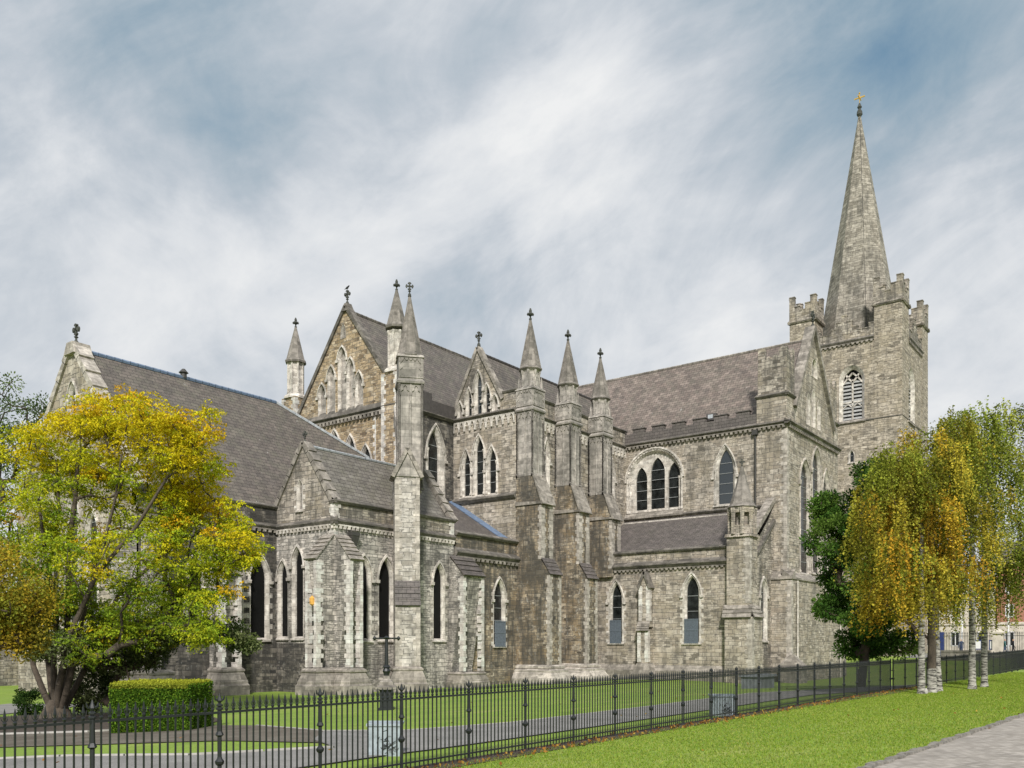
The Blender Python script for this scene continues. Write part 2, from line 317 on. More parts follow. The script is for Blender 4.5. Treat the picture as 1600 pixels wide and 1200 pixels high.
# ground materials
def ground(name, stops, sc=0.6, fine=30, fcol=None, bst=0.4):
    m, t, b = newmat(name); g = nd(t, 'ShaderNodeNewGeometry'); P = g.outputs['Position']
    c = ramp(t, noise(t, P, sc, 8, 0.6), stops)
    if name == 'mown_grass': c = mixc(t, ramp(t, noise(t, mapping(t, P, scale=(.5, 1.6, 1)), 0.8, 6, 0.6), [(0.52, 0.0), (0.66, 0.75)]), c, (0.30, 0.33, 0.085)); c = mixc(t, ramp(t, noise(t, P, 0.35, 5, 0.7), [(0.5, 0.0), (0.65, 0.6)]), c, (0.13, 0.235, 0.022))
    c = mixc(t, 1.0, c, ramp(t, noise(t, P, fine, 4, 0.7), [(0.25, 0.6), (0.75, 1.35)]), 'MULTIPLY')
    if fcol:
        c = mixc(t, ramp(t, noise(t, P, 3.0, 5, 0.7), [(0.56, 0.0), (0.68, 0.6)]), c, fcol)
    colour(t, b, c, 0.95); bump(t, b, noise(t, P, fine * 1.5, 4, 0.7), bst, 0.05); return m
M['grass'] = ground('mown_grass', [(0.3, (0.15, 0.235, 0.024)), (0.5, (0.195, 0.295, 0.032)), (0.72, (0.26, 0.34, 0.05))], 0.7, 22, (0.23, 0.29, 0.06))
M['asphalt'] = ground('worn_asphalt', [(0.3, (0.18, 0.173, 0.163)), (0.7, (0.28, 0.27, 0.255))], 1.2, 40)
M['asphalt_brown'] = ground('damp_leafy_asphalt', [(0.3, (0.085, 0.068, 0.05)), (0.7, (0.17, 0.15, 0.12))], 1.0, 30, (0.11, 0.08, 0.05))
m, t, b = newmat('brick_pavers'); g = nd(t, 'ShaderNodeNewGeometry'); P = g.outputs['Position']
c1, f1 = brick(t, mapping(t, P, rot=(0, 0, 0.35)), 0.2, 0.1, 0.007)
base = ramp(t, c1, [(0, (0.29, 0.26, 0.225)), (0.5, (0.35, 0.315, 0.275)), (1, (0.42, 0.38, 0.335))])
base = mixc(t, mth(t, 'MULTIPLY', f1, 0.65), base, (0.16, 0.14, 0.12))
base = mixc(t, 1.0, base, ramp(t, noise(t, P, 1.6, 7, 0.65), [(0.3, 0.72), (0.7, 1.15)]), 'MULTIPLY')
colour(t, b, base, 0.9); bump(t, b, mth(t, 'MULTIPLY', f1, -1.0), 0.4, 0.01); M['paver'] = m
def leafmat(name):
    m = bpy.data.materials.new(name); m.use_nodes = True; t = m.node_tree; t.nodes.clear()
    o = nd(t, 'ShaderNodeOutputMaterial'); d = nd(t, 'ShaderNodeBsdfDiffuse'); tr = nd(t, 'ShaderNodeBsdfTranslucent'); mx = nd(t, 'ShaderNodeMixShader')
    a = nd(t, 'ShaderNodeAttribute', attribute_name='Col')
    t.links.new(a.outputs['Color'], d.inputs[0]); t.links.new(a.outputs['Color'], tr.inputs[0]); mx.inputs[0].default_value = 0.27
    t.links.new(d.outputs[0], mx.inputs[1]); t.links.new(tr.outputs[0], mx.inputs[2]); t.links.new(mx.outputs[0], o.inputs[0]); return m
M['leaf'] = leafmat('leaf')
M['bark'] = ground('grey_brown_bark', [(0.3, (0.045, 0.035, 0.026)), (0.7, (0.12, 0.095, 0.07))], 3, 18)
M['barkdark'] = ground('dark_bark', [(0.3, (0.035, 0.026, 0.02)), (0.7, (0.10, 0.07, 0.05))], 3, 18)
m, t, b = newmat('birch_bark'); g = nd(t, 'ShaderNodeNewGeometry'); P = g.outputs['Position']
f = noise(t, mapping(t, P, scale=(2.2, 2.2, 11)), 1.6, 5, 0.7)
c = ramp(t, f, [(0.44, (0.05, 0.045, 0.04)), (0.52, (0.36, 0.34, 0.30)), (0.7, (0.52, 0.50, 0.45))])
colour(t, b, c, 0.8); bump(t, b, f, 0.3, 0.02); M['birch'] = m

# ------------------------------------------------------------------ the ground (one height field)
def sm(a, b, x): 
    x = min(1.0, max(0.0, (x - a) / (b - a))); return x * x * (3 - 2 * x)
def yfence(X): return 8.42 if X < 34.4 else 8.42 - (X - 34.4) * 0.062
def gz(X, Y):
    park = 1.25 + 0.012 * max(0, min(X - 38, 42))
    yb = yfence(X)
    if Y <= yb + 0.25: return park
    ch = 1.25 - 0.012 * min(max(0.0, Y - 9), 5) - 0.052 * min(max(0.0, Y - 14), 23) - 0.026 * min(max(0.0, X - 30), 36) * (1 - sm(20, 36, Y))
    ch = max(ch, -0.55)
    ch = ch + (1.75 - ch) * sm(80, 112, X)
    ch = ch + (0.3 - ch) * sm(10, -20, X) * (1 if Y > 20 else 0) * 0
    return park + (ch - park) * sm(yb + 0.25, yb + 1.2, Y)
def grid_sheet(name, xs, ys, mat, lift=0.0):
    mb = MB(); nx = len(xs); ny = len(ys)
    mb.v = [(x, y, gz(x, y) + lift) for y in ys for x in xs]
    mb.f = [(j * nx + i, j * nx + i + 1, (j + 1) * nx + i + 1, (j + 1) * nx + i) for j in range(ny - 1) for i in range(nx - 1)]
    mb.m = [0] * len(mb.f); return mb.build(name, mat)
xs = [-900, -400, -150, -60] + [(-40 + i * 2) for i in range(0, 86)] + [150, 200, 320, 500, 900]
ys = [-900, -400, -150, -60, -30, -15, -8] + [(-6 + i * 0.5) for i in range(0, 52)] + [20 + i * 2 for i in range(1, 36)] + [110, 150, 220, 400, 900]
tag(grid_sheet('ground', xs, ys, M['grass']), kind='structure')
def ribbon(name, pairs, mat, lift=0.02, nsub=5, step=0.6, kind='structure'):
    L = []; pts = []
    for (a, b), (c, d) in zip(pairs, pairs[1:]):
        n = max(1, int(max(math.dist(a, c), math.dist(b, d)) / step))
        for i in range(n): pts.append((Vector(a).lerp(Vector(c), i / n), Vector(b).lerp(Vector(d), i / n)))
    pts.append((Vector(pairs[-1][0]), Vector(pairs[-1][1])))
    mb = MB()
    for a, b in pts:
        for j in range(nsub + 1):
            p = a.lerp(b, j / nsub); mb.v.append((p.x, p.y, gz(p.x, p.y) + lift))
    k = nsub + 1
    for i in range(len(pts) - 1):
        for j in range(nsub): mb.f.append((i * k + j, i * k + j + 1, (i + 1) * k + j + 1, (i + 1) * k + j)); mb.m.append(0)
    o = mb.build(name, mat); tag(o, kind=kind); return o
def edge(name, pts, w=0.12, h=0.07, mat=None, step=1.0, jit=0.0, seed=1):
    rng = random.Random(seed); mb = MB()
    for a, b in zip(pts, pts[1:]):
        a = Vector(a); b = Vector(b); n = max(1, int((b - a).length / step)); d = (b - a) / n; q = Vector((-d.y, d.x)).normalized() * w / 2
        for i in range(n):
            p = a + d * i + d * 0.015; r = a + d * (i + 1) - d * 0.015
            j = rng.uniform(-jit, jit); hj = h + rng.uniform(-jit, jit) * .6; s = q * (0.35 if jit else 0.15)
            qq = Vector((q.x, q.y)) ; off = q.normalized() * j
            P = [p - qq + off, r - qq + off, r + qq + off, p + qq + off]; T = [p - qq + s + off, r - qq + s + off, r + qq - s + off, p + qq - s + off]
            mb.hexa([(v.x, v.y, gz(v.x, v.y) - 0.15) for v in P] + [(v.x, v.y, gz(v.x, v.y) + hj) for v in T])
    return tag(mb.build(name, mat), kind='structure')
# park path of brick pavers under the camera, with its rough stone edging
parkedge = [(-30, 3.3), (5, 3.35), (12.8, 3.40), (14.6, 3.34), (18.4, 3.16), (25, 2.92), (45, 1.8), (70, -1.0), (110, -8)]
pe = ribbon('park_path', [((x, y), (x, y - 6.5)) for x, y in parkedge], M['paver'], 0.02, 4, 1.5)
edge('kerb', parkedge[1:-1], 0.15, 0.06, plain('rough_setts', (0.20, 0.185, 0.16), .95, var=.5, vs=9), 0.3, 0.03)
# churchyard path
cp = [((70, 9.6), (70, 12.2)), ((45, 9.75), (45, 12.15)), ((30, 9.8), (30, 12.0)), ((22, 9.75), (22, 11.75)), ((15.7, 9.7), (15.7, 11.8)), ((13.1, 9.7), (13.1, 12.5)), ((12.0, 9.7), (12.1, 13.9)), ((10.7, 9.75), (10.8, 12.7)), ((10.1, 9.8), (10.1, 11.3)), ((8.1, 9.8), (8.1, 12.4)), ((6.9, 9.8), (6.9, 14.1)), ((5, 9.8), (4.5, 17))]
ribbon('path', cp, M['asphalt'], 0.025)
ribbon('path', [((12.1, 13.9), (10.55, 12.2)), ((13.4, 17.9), (9.6, 14.6)), ((13.4, 20), (8.5, 16.6)), ((11, 21), (7.7, 18.2)), ((9.9, 23.6), (5.5, 22)), ((7, 30), (2, 29))], M['asphalt_brown'], 0.018, 6)
ribbon('path', [((-8, 33), (-8, 38)), ((6, 34.5), (6, 39.5)), ((14, 38), (13, 42)), ((22, 42), (20, 46))], M['asphalt'], 0.03, 4)
edge('path_edging', [(4.6, 17), (6.9, 14.15), (8.1, 12.47), (10.1, 11.37)], 0.09, 0.05, M['curb'])
edge('path_edging', [(7, 30.1), (9.9, 23.7), (11, 21.15), (12.2, 20.6)], 0.1, 0.06, M['curb'])
edge('path_edging', [(13.45, 17.9), (12.15, 13.95), (13.1, 12.55), (15.7, 11.86), (22, 11.8), (30, 12.06), (45, 12.2), (69, 12.25)], 0.07, 0.03, M['curb'])
bed = ribbon('planting_bed', [((7.2, 30), (9, 36)), ((9.95, 23.8), (12.5, 37)), ((11.05, 21.2), (14.5, 38)), ((13.4, 20.1), (17, 38)), ((15, 21.5), (20, 36)), ((17, 25), (22, 33))], M['soil'], 0.03, 6)
ribbon('soil_strip', [((1, 8.05), (1, 8.62)), ((12, 8.1), (12, 8.6)), ((20, 8.15), (20, 8.6)), ((26, 8.05), (26, 8.6)), ((32, 7.8), (32, 8.6)), ((37, 7.9), (37, 8.35))], M['soil'], 0.012, 3, 0.7)

# ------------------------------------------------------------------ CATHEDRAL
CATH = empty('cathedral', (58, 40, 0), label='large grey stone Gothic cathedral with spired tower, slate roofs and rows of pinnacled buttresses', cat='cathedral')
def cb(mb, name, mat, parent=None, label=None):
    o = mb.build(name, mat, parent or CATH)
    if label: o['label'] = label
    return o
def lancet(cu, w, z0, zt, rise=None, n=7):
    rise = rise or w * 1.05; zs = zt - rise; R = (rise * rise + w * w / 4) / w
    pts = [(cu - w / 2, z0), (cu + w / 2, z0)]
    a1 = math.asin(min(1, rise / R))
    for i in range(n): a = a1 * i / (n - 1); pts.append((cu + w / 2 - R + R * math.cos(a), zs + R * math.sin(a)))
    for i in range(1, n): a = a1 * (n - 1 - i) / (n - 1); pts.append((cu - w / 2 + R - R * math.cos(a), zs + R * math.sin(a)))
    return pts
def roundarch(cu, w, z0, zt, n=12):
    r = w / 2; zs = zt - r; pts = [(cu - r, z0), (cu + r, z0)]
    for i in range(n + 1): a = math.pi * i / n; pts.append((cu + r * math.cos(a), zs + r * math.sin(a)))
    return pts
def wall(fr, outline, holes, mat, name='wall', label=None, mb=None):
    own = mb is None; mb = mb or MB(); b = len(mb.v)
    loops = [[Vector((u, z, 0)) for u, z in outline]] + [[Vector((u, z, 0)) for u, z in h] for h in holes]
    pts = [p for l in loops for p in l]; mb.v += [fr(p.x, p.y, 0) for p in pts]
    for t3 in tessellate_polygon(loops): mb.f.append(tuple(b + i for i in t3)); mb.m.append(0)
    if own: return cb(mb, name, mat, None, label)
def ringpts(fr, A, o): return [fr(u, z, o) for u, z in A]
def window(fr, cu, w, z0, zt, sw=0.2, depth=0.24, glass='glass', hood=True, rise=None, quoin=0, bars=0.75, sill=True, blind=False, shafts=False, dress='dress', guard=0, label=None, splay=0.12, split=False, holes=None):
    """stone surround (returned hole goes in the wall), hood mould, sill, glass pane with saddle bars"""
    if rise is None: rise = w * 1.1
    orise = rise * (w + 2 * sw) / w * 0.96
    Z0 = z0 - sw * 0.2
    outer = lancet(cu, w + 2 * sw, Z0, zt + sw, orise); mid = lancet(cu, w + 2 * splay, Z0 + .001, zt + splay, rise * (w + 2 * splay) / w * .98); inner = lancet(cu, w, z0, zt, rise)
    mb = MB()
    mb.quadstrip(ringpts(fr, outer, -0.05), ringpts(fr, outer, 0.025), True)
    mb.quadstrip(ringpts(fr, outer, 0.025), ringpts(fr, mid, 0.025), True)
    mb.quadstrip(ringpts(fr, mid, 0.025), ringpts(fr, inner, -depth * 0.6), True)
    mb.quadstrip(ringpts(fr, inner, -depth * 0.6), ringpts(fr, inner, -depth - .02), True)
    if quoin:
        z = Z0; k = 0; zs = zt - rise * .5
        while z < zs:
            hh = min(quoin, zs - z) - 0.012
            if k % 2 == 0 and hh > .1:
                for sgn in (-1, 1):
                    ua = cu + sgn * (w / 2 + sw + .005); ub = ua + sgn * 0.2
                    mb.plate([(min(ua, ub), z), (max(ua, ub), z), (max(ua, ub), z + hh), (min(ua, ub), z + hh)], fr, -0.05, 0.022)
            z += quoin; k += 1
    if shafts:
        for sgn in (-1, 1):
            u = cu + sgn * (w / 2 + sw * .62); zs = zt - rise
            a = fr(u, z0, 0.03); 
            mb.lathe(a[0], a[1], [(.11, z0), (.11, z0 + .12), (.06, z0 + .2), (.06, zs - .25), (.10, zs - .12), (.13, zs), (.13, zs + .08)], 8)
    win = cb(mb, 'window', M[dress], None, label)
    if hood:
        hm = MB(); n = 7
        A = lancet(cu, w + 2 * sw, Z0, zt + sw, orise)[2:]; B = lancet(cu, w + 2 * sw + .24, Z0, zt + sw + .16, orise * (w + 2 * sw + .24) / (w + 2 * sw))[2:]
        B[0] = (B[0][0], A[0][1]); B[-1] = (B[-1][0], A[-1][1])
        hm.quadstrip(ringpts(fr, A, 0.0), ringpts(fr, A, 0.11)); hm.quadstrip(ringpts(fr, A, 0.11), ringpts(fr, B, 0.09)); hm.quadstrip(ringpts(fr, B, 0.09), ringpts(fr, B, -0.02))
        for q, s in ((A[0], 1), (A[-1], -1)):
            hm.plate([(q[0] - .02 - .1 + s * .07, q[1] - .2), (q[0] + .12 + s * .07, q[1] - .2), (q[0] + .14 + s * .07, q[1]), (q[0] - .14 + s * .07, q[1])], fr, -.02, .15)
        cb(hm, 'hood_mould', M[dress], win)
    pm = MB()
    if blind:
        pm.poly(ringpts(fr, inner, -depth))
        cb(pm, 'blind_panel', M['ashlar'], win)
    else:
        pm.poly(ringpts(fr, inner, -depth), 0)
        if bars:
            z = z0 + bars
            while z < zt - w * 0.35:
                zs = zt - rise; ww = w / 2
                if z > zs: ww = w / 2 * max(0.1, 1 - ((z - zs) / rise) ** 1.7)
                p = fr(cu - ww, z, -depth + .015); q = fr(cu + ww, z + .035, -depth + .045)
                pm.box(min(p[0], q[0]), min(p[1], q[1]), z, max(p[0], q[0]), max(p[1], q[1]), z + .035, 1); z += bars
        cb(pm, 'pane', [M[glass], M['bar']], win)
    if sill:
        sb = MB(); sb.prism([(-depth + .02, Z0 - .10), (.12, Z0 - .14), (.12, Z0 - .05), (.03, Z0), (-depth + .02, Z0 + .10)], fr, cu - w / 2 - sw - .04, cu + w / 2 + sw + .04)
        cb(sb, 'sill', M[dress], win)
    if guard:
        gm = MB(); g1 = z0 + guard; u0 = cu - w / 2 - .07; u1 = cu + w / 2 + .07
        for u in np.arange(u0, u1 + .01, (u1 - u0) / 12):
            gm.plate([(u - .022, z0 - .1), (u + .022, z0 - .1), (u + .022, g1), (u - .022, g1)], fr, 0.10, 0.13)
        for z in (z0 - .12, g1 - .05, (z0 + g1) / 2):
            gm.plate([(u0 - .04, z), (u1 + .04, z), (u1 + .04, z + .06), (u0 - .04, z + .06)], fr, 0.09, 0.14)
        gm.plate([(u0, z0 - .08), (u1, z0 - .08), (u1, g1 - .02), (u0, g1 - .02)], fr, 0.06, 0.075)
        cb(gm, 'window_guard', M['guard'], win)
    h = outer
    if holes is not None: holes.append(h)
    return h
def winpx(fr, pl, pr, pt, pb, **k):
    u0, _ = fr.uz(pl, pt); u1, _ = fr.uz(pr, pt); cpx = (pl + pr) / 2
    _, zt = fr.uz(cpx, pt); _, z0 = fr.uz(cpx, pb)
    return window(fr, (u0 + u1) / 2, abs(u1 - u0), z0, zt, **k)
def string(fr, u0, u1, z, h=0.3, p=0.25, mb=None, top=None):
    own = mb is None; mb = mb or MB()
    mb.prism([(-.1, z - h), (p * .45, z - h), (p, z - h * .45), (p, z - h * .25), (p * .5, z), (-.1, z + (top if top else h * .5))], fr, u0, u1)
    if own: cb(mb, 'string_course', M['string'])
def corbels(fr, u0, u1, z, step=0.42, h=0.32, p=0.16, mat='cap'):
    n = max(1, int(abs(u1 - u0) / step)); st = (u1 - u0) / n; pts = [(u0, z), (u0, z - h * .3)]
    for i in range(n):
        a = u0 + st * (i + .2); b = u0 + st * (i + .8)
        pts += [(a, z - h * .3), (a + st * .08, z - h), (b - st * .08, z - h), (b, z - h * .3)]
    pts += [(u1, z - h * .3), (u1, z)]
    mb = MB(); mb.plate(pts, fr, -.02, p); cb(mb, 'corbel_table', M[mat])
def arcade(fr, u0, u1, z, step=0.55, h=0.85):
    mb = MB(); n = max(1, round(abs(u1 - u0) / step)); st = (u1 - u0) / n
    for i in range(n):
        a = u0 + st * i; b = a + st; c = (a + b) / 2; q = st * .5
        mb.plate([(a, z), (b, z), (b, z - h), (b - .1 * st, z - h), (c + q * .55, z - h * .45), (c, z - h * .12), (c - q * .55, z - h * .45), (a + .1 * st, z - h), (a, z - h)], fr, -.02, .13)
        for s in (-1, 1): 
            m_ = c + s * q * .5
            mb.plate([(m_ - .05, z - h * .55), (m_ + .05, z - h * .55), (m_ + .05, z - h * .40), (m_ - .05, z - h * .40)], fr, -.02, .11)
    cb(mb, 'arcaded_cornice', M['dress'])
def quoins(x, y, sx, sy, z0, z1, h=0.3, a=0.52, b=0.28, proud=0.022, mat='quoin', wob=0.0, pairs=None):
    """alternating corner stones; (sx, sy) point into the building"""
    mb = MB(); z = z0; k = 0; rng = random.Random(int(x * 91 + y * 37))
    while z < z1 - .05:
        hh = min(h, z1 - z) - .012; u, v = (pairs or ((a, b), (b, a)))[k % 2]
        u *= rng.uniform(.85, 1.15); v *= rng.uniform(.85, 1.15); p = proud + rng.uniform(-.004, .004)
        xa, xb = x - sx * p, x + sx * u; ya, yb = y - sy * p, y + sy * v
        mb.box(min(xa, xb), min(ya, yb), z, max(xa, xb), max(ya, yb), z + hh); z += h; k += 1
    cb(mb, 'quoins', M[mat])
def weather(fr, u0, u1, o0, z0, o1, z1, n=4, mat='cap', th=0.09, over=0.09, ends=0.07, parent=None):
    """stepped stone slabs on a slope from (o0,z0) low/outer to (o1,z1) high/inner"""
    mb = MB(); d = Vector((o1 - o0, z1 - z0)); L = d.length; d /= L; nn = Vector((-d.y, d.x)); nn = nn if nn.y > 0 else -nn
    for i in range(n):
        a = Vector((o0, z0)) + d * (L * i / n - (over if i == 0 else .06)); b2 = Vector((o0, z0)) + d * (L * (i + 1) / n)
        lo = th * 1.3; hi = th * .35
        P = [a, b2, b2 + nn * hi, a + nn * lo]
        mb.prism([(p.x, p.y) for p in P], fr, u0 - ends, u1 + ends)
    return cb(mb, 'weathering', M[mat], parent)
def cross(cx, cy, z, s=1.0, plane='E', parent=None):
    mb = MB(); mb.lathe(cx, cy, [(.16 * s, z - .1 * s), (.13 * s, z + .1 * s), (.06 * s, z + .2 * s), (.06 * s, z + .3 * s), (.13 * s, z + .36 * s), (.06 * s, z + .42 * s), (.05 * s, z + .5 * s)], 8)
    def P(u, zz, o): return (cx + o, cy + u, zz) if plane == 'E' else (cx + u, cy + o, zz)
    c0 = z + .78 * s; r = .30 * s; w = .075 * s
    for a in range(4):
        ang = a * math.pi / 2; ca, sa = math.cos(ang), math.sin(ang)
        def R(u, v): return (u * ca - v * sa, c0 + u * sa + v * ca)
        mb.plate([R(0, -w * .8), R(r * .6, -w * .7), R(r * .75, -w * 2.1), R(r, -w * 1.6), R(r * 1.15, 0), R(r, w * 1.6), R(r * .75, w * 2.1), R(r * .6, w * .7), R(0, w * .8)], P, -.06 * s, .06 * s)
    cb(mb, 'cross_finial', M['finial'], parent)
def budfinial(cx, cy, z, s=1.0, parent=None):
    mb = MB(); mb.lathe(cx, cy, [(.07 * s, z - .15 * s), (.12 * s, z), (.06 * s, z + .08 * s), (.06 * s, z + .2 * s), (.21 * s, z + .30 * s), (.22 * s, z + .40 * s), (.10 * s, z + .50 * s), (.12 * s, z + .60 * s), (.05 * s, z + .8 * s)], 8)
    for a in range(4):
        an = a * math.pi / 2 + math.pi / 4
        mb.lathe(cx + .2 * s * math.cos(an), cy + .2 * s * math.sin(an), [(.02, z + .22 * s), (.09 * s, z + .33 * s), (.02, z + .46 * s)], 6)
    cb(mb, 'finial', M['finial'], parent)
def roofq(quads, mat, name='roof', th=0.0):
    mb = MB()
    for q in quads: mb.poly(q)
    return cb(mb, name, M[mat])
def ridge(a, b, mat='lead', r=.13, parent=None):
    mb = MB(); a = Vector(a); b = Vector(b); n = max(1, int((b - a).length / .5)); d = (b - a) / n
    for i in range(n): mb.tube(a + d * i, a + d * (i + .97), r, r * .92, 6)
    cb(mb, 'ridge_tiles', M[mat], parent)
def coping(fr, a, b, o0, o1, th=0.22, steps=0, mat='cap', foot=True):
    """raking coping from foot a=(u,z) up to b=(u,z)"""
    mb = MB(); a = Vector(a); b = Vector(b); d = (b - a); L = d.length; d /= L; nn = Vector((-d.y, d.x)); nn = nn if nn.y > 0 else -nn
    n = max(1, int(L / .9)) if not steps else steps
    for i in range(n):
        p = a + d * (L * i / n - (.06 if steps else 0)); q = a + d * (L * (i + 1) / n - .012)
        lo = th * (1.25 if steps else 1); hi = th * (.75 if steps else 1)
        pr = [p - nn * .12, q - nn * .12, q + nn * hi, p + nn * lo]
        mb.plate([(v.x, v.y) for v in pr], fr, o0, o1)
    cb(mb, 'coping', M[mat])
def pinnacle(cx, cy, w, z0, zs, zc, zd, zb, zt, d=None, cube=True, ribs=2, parent=None, fin='bud', wy=None):
    """square panelled shaft z0..zs, carved cube zs..zc, octagonal drum zc..zb, spirelet zb..zt"""
    wy = wy or w; h = w / 2; hy = wy / 2; mb = MB(); i_ = .07
    mb.box(cx - h + i_, cy - hy + i_, z0, cx + h - i_, cy + hy - i_, zs)
    for a in range(ribs + 1):
        u = -1 + 2 * a / ribs
        r = .085 if abs(u) == 1 else .06
        for s in (-1, 1):
            mb.lathe(cx + u * (h - i_ * .6), cy + s * (hy - i_ * .6), [(r * 1.5, z0), (r * 1.5, z0 + .15), (r, z0 + .25), (r, zs - .25), (r * 1.4, zs - .12), (r * 1.5, zs)], 6)
            mb.lathe(cx + s * (h - i_ * .6), cy + u * (hy - i_ * .6), [(r * 1.5, z0), (r * 1.5, z0 + .15), (r, z0 + .25), (r, zs - .25), (r * 1.4, zs - .12), (r * 1.5, zs)], 6)
    for k, (f, c0, hw) in enumerate(((Fr('E', cx - h + i_), cy, hy - i_), (Fr('N', cy - hy + i_), cx, h - i_), (Fr('W', cx + h - i_), cy, hy - i_))):
        for a in range(ribs):
            u0 = c0 - hw + 2 * hw * a / ribs; u1 = u0 + 2 * hw / ribs; c = (u0 + u1) / 2; q = (u1 - u0) / 2; z = zs
            mb.plate([(u0, z), (u1, z), (u1, z - .75), (u1 - q * .18, z - .75), (c + q * .75, z - .5), (c + q * .35, z - .42), (c + q * .3, z - .22), (c, z - .12), (c - q * .3, z - .22), (c - q * .35, z - .42), (c - q * .75, z - .5), (u0 + q * .18, z - .75), (u0, z - .75)], f, -.01, i_ * .9)
    sh = mb.build('pinnacle', M['ashlar'], parent or CATH)
    mb = MB()
    mb.box(cx - h - .1, cy - hy - .1, zs, cx + h + .1, cy + hy + .1, zs + .12, tx=-.03, ty=-.03); mb.box(cx - h - .13, cy - hy - .13, zs + .12, cx + h + .13, cy + hy + .13, zs + .3, tx=.13, ty=.13)
    mb.box(cx - h, cy - hy, zs + .28, cx + h, cy + hy, zc)
    for f, c0, hw in ((Fr('E', cx - h), cy, hy), (Fr('N', cy - hy), cx, h), (Fr('W', cx + h), cy, hy)):
        za, zz = zs + .36, zc - .06; m_ = .1
        mb.plate([(c0 - hw, za), (c0 - hw + m_, za), (c0 - hw + m_, zz), (c0 - hw, zz)], f, 0, .05); mb.plate([(c0 + hw - m_, za), (c0 + hw, za), (c0 + hw, zz), (c0 + hw - m_, zz)], f, 0, .05)
        n = 5
        for e, sg in ((zz, -1), (za, 1)):
            for i in range(n):
                u0 = c0 - hw + m_ + (2 * hw - 2 * m_) * i / n; u1 = c0 - hw + m_ + (2 * hw - 2 * m_) * (i + 1) / n
                mb.plate([(u0, e), (u1, e), ((u0 * .3 + u1 * .7), e + sg * .16), ((u0 * .7 + u1 * .3), e + sg * .16)][::1 if sg > 0 else -1], f, 0, .05)
        for sg in (-1, 1):
            for i in range(3):
                z1 = za + (zz - za) * (i + .5) / 3; ue = c0 + sg * (hw - m_)
                mb.plate([(ue, z1 - .15), (ue, z1 + .15), (ue - sg * .15, z1)], f, 0, .05)
    mb.box(cx - h - .1, cy - hy - .1, zc, cx + h + .1, cy + hy + .1, zc + .16, tx=.05, ty=.05)
    R = h / math.cos(math.pi / 8); ry = hy / h
    if zd > zc + .5:
        mb.lathe(cx, cy, [(R * 1.0, zc + .16), (R * .9, zc + .3), (R * .84, zb - .3), (R * .95, zb - .15)], 8, sy=ry)
        for i in range(8):
            an = 2 * math.pi * i / 8 + math.pi / 8; x = cx + R * .86 * math.cos(an); y = cy + R * .86 * ry * math.sin(an)
            mb.lathe(x, y, [(.08, zc + .3), (.055, zc + .45), (.055, zb - .5), (.11, zb - .3), (.11, zb - .15)], 6)
        for s in (-1, 1):
            for q in (-1, 1): mb.lathe(cx + s * h * .8, cy + q * hy * .8, [(.14, zc + .16), (.1, zc + .5), (.01, zb - .5)], 4)
    cb(mb, 'carved_stage', M['ashlar'], sh)
    mb = MB()
    mb.lathe(cx, cy, [(R * .98, zb - .16), (R * 1.13, zb - .04), (R * 1.12, zb + .04), (R * .98, zb + .16), (R * .5, zb + (zt - zb) * .5), (.07, zt)], 8, sy=ry)
    for i in range(8):
        an = 2 * math.pi * i / 8 + math.pi / 8
        mb.tube((cx + R * .98 * math.cos(an), cy + R * .98 * ry * math.sin(an), zb + .16), (cx + .06 * math.cos(an), cy + .06 * math.sin(an), zt), .04, .02, 4)
    cb(mb, 'spirelet', M['spirelet'], sh)
    (budfinial if fin == 'bud' else cross)(cx, cy, zt + .05, 1.0 if fin == 'bud' else .75, parent=sh)
    return sh

FE, FN = (lambda X: Fr('E', X)), (lambda Y: Fr('N', Y))
# ---------- Lady chapel (east end, left)
LX0, LX1, LYn, LYs, LYc, LEA, LRI = 25.95, 35.25, 44.9, 58.7, 51.8, 11.5, 20.3
fr = FN(LYn); H = []
for pl, pr, pt, pb in ((394, 417, 872, 998), (353, 376, 871, 998)):
    winpx(fr, pl, pr, pt, pb, glass='black', bars=0, quoin=.32, holes=H)
for x in (27.6, 29.6): window(fr, x, .85, 3.3, 8.0, glass='black', bars=0, quoin=.32, holes=H)
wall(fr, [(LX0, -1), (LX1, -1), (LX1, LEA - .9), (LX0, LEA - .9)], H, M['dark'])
string(fr, LX0, LX1, LEA - 1.15, .3, .22); corbels(fr, LX0, LX1, LEA - 1.42, .4, .22)
mb = MB(); mb.box(LX0, LYn + .02, LEA - 1.0, LX1 + .2, LYn + .5, LEA); cb(mb, 'parapet', M['dark'])
string(fr, LX0, LX1, LEA + .05, .2, .15)
fe = FE(LX0); H = [] 
y0, z0 = E(107, 620, LX0); window(fe, LYc, .75, 15.2, 18.2, shafts=True, holes=H)
for dy in (-2.2, 0, 2.2): window(fe, LYc + dy, 1.2, 3.2, 10.5 + (1.3 if dy == 0 else 0), shafts=True, holes=H)
wall(fe, [(LYn, -1), (LYs, -1), (LYs, LEA), (LYc, LRI + .2), (LYn, LEA)], H, M['transept'])
coping(fe, (LYn, LEA), (LYc, LRI + .3), -.75, .15, .25, steps=9, mat='softquoin'); coping(fe, (LYs, LEA), (LYc, LRI + .3), -.75, .15, .25, steps=9, mat='softquoin')
mb = MB(); mb.box(LX0 - .25, LYc - .6, LRI - .35, LX0 + .9, LYc + .6, LRI + .35, tx=.05, ty=.25); cb(mb, 'apex_stone', M['softquoin'])
cross(LX0 + .2, LYc, LRI + .35, 1.05, 'E')
wall(Fr('S', LYs), [(LX0, -1), (47, -1), (47, LEA), (LX0, LEA)], [], M['dark'])
rx = 40.6
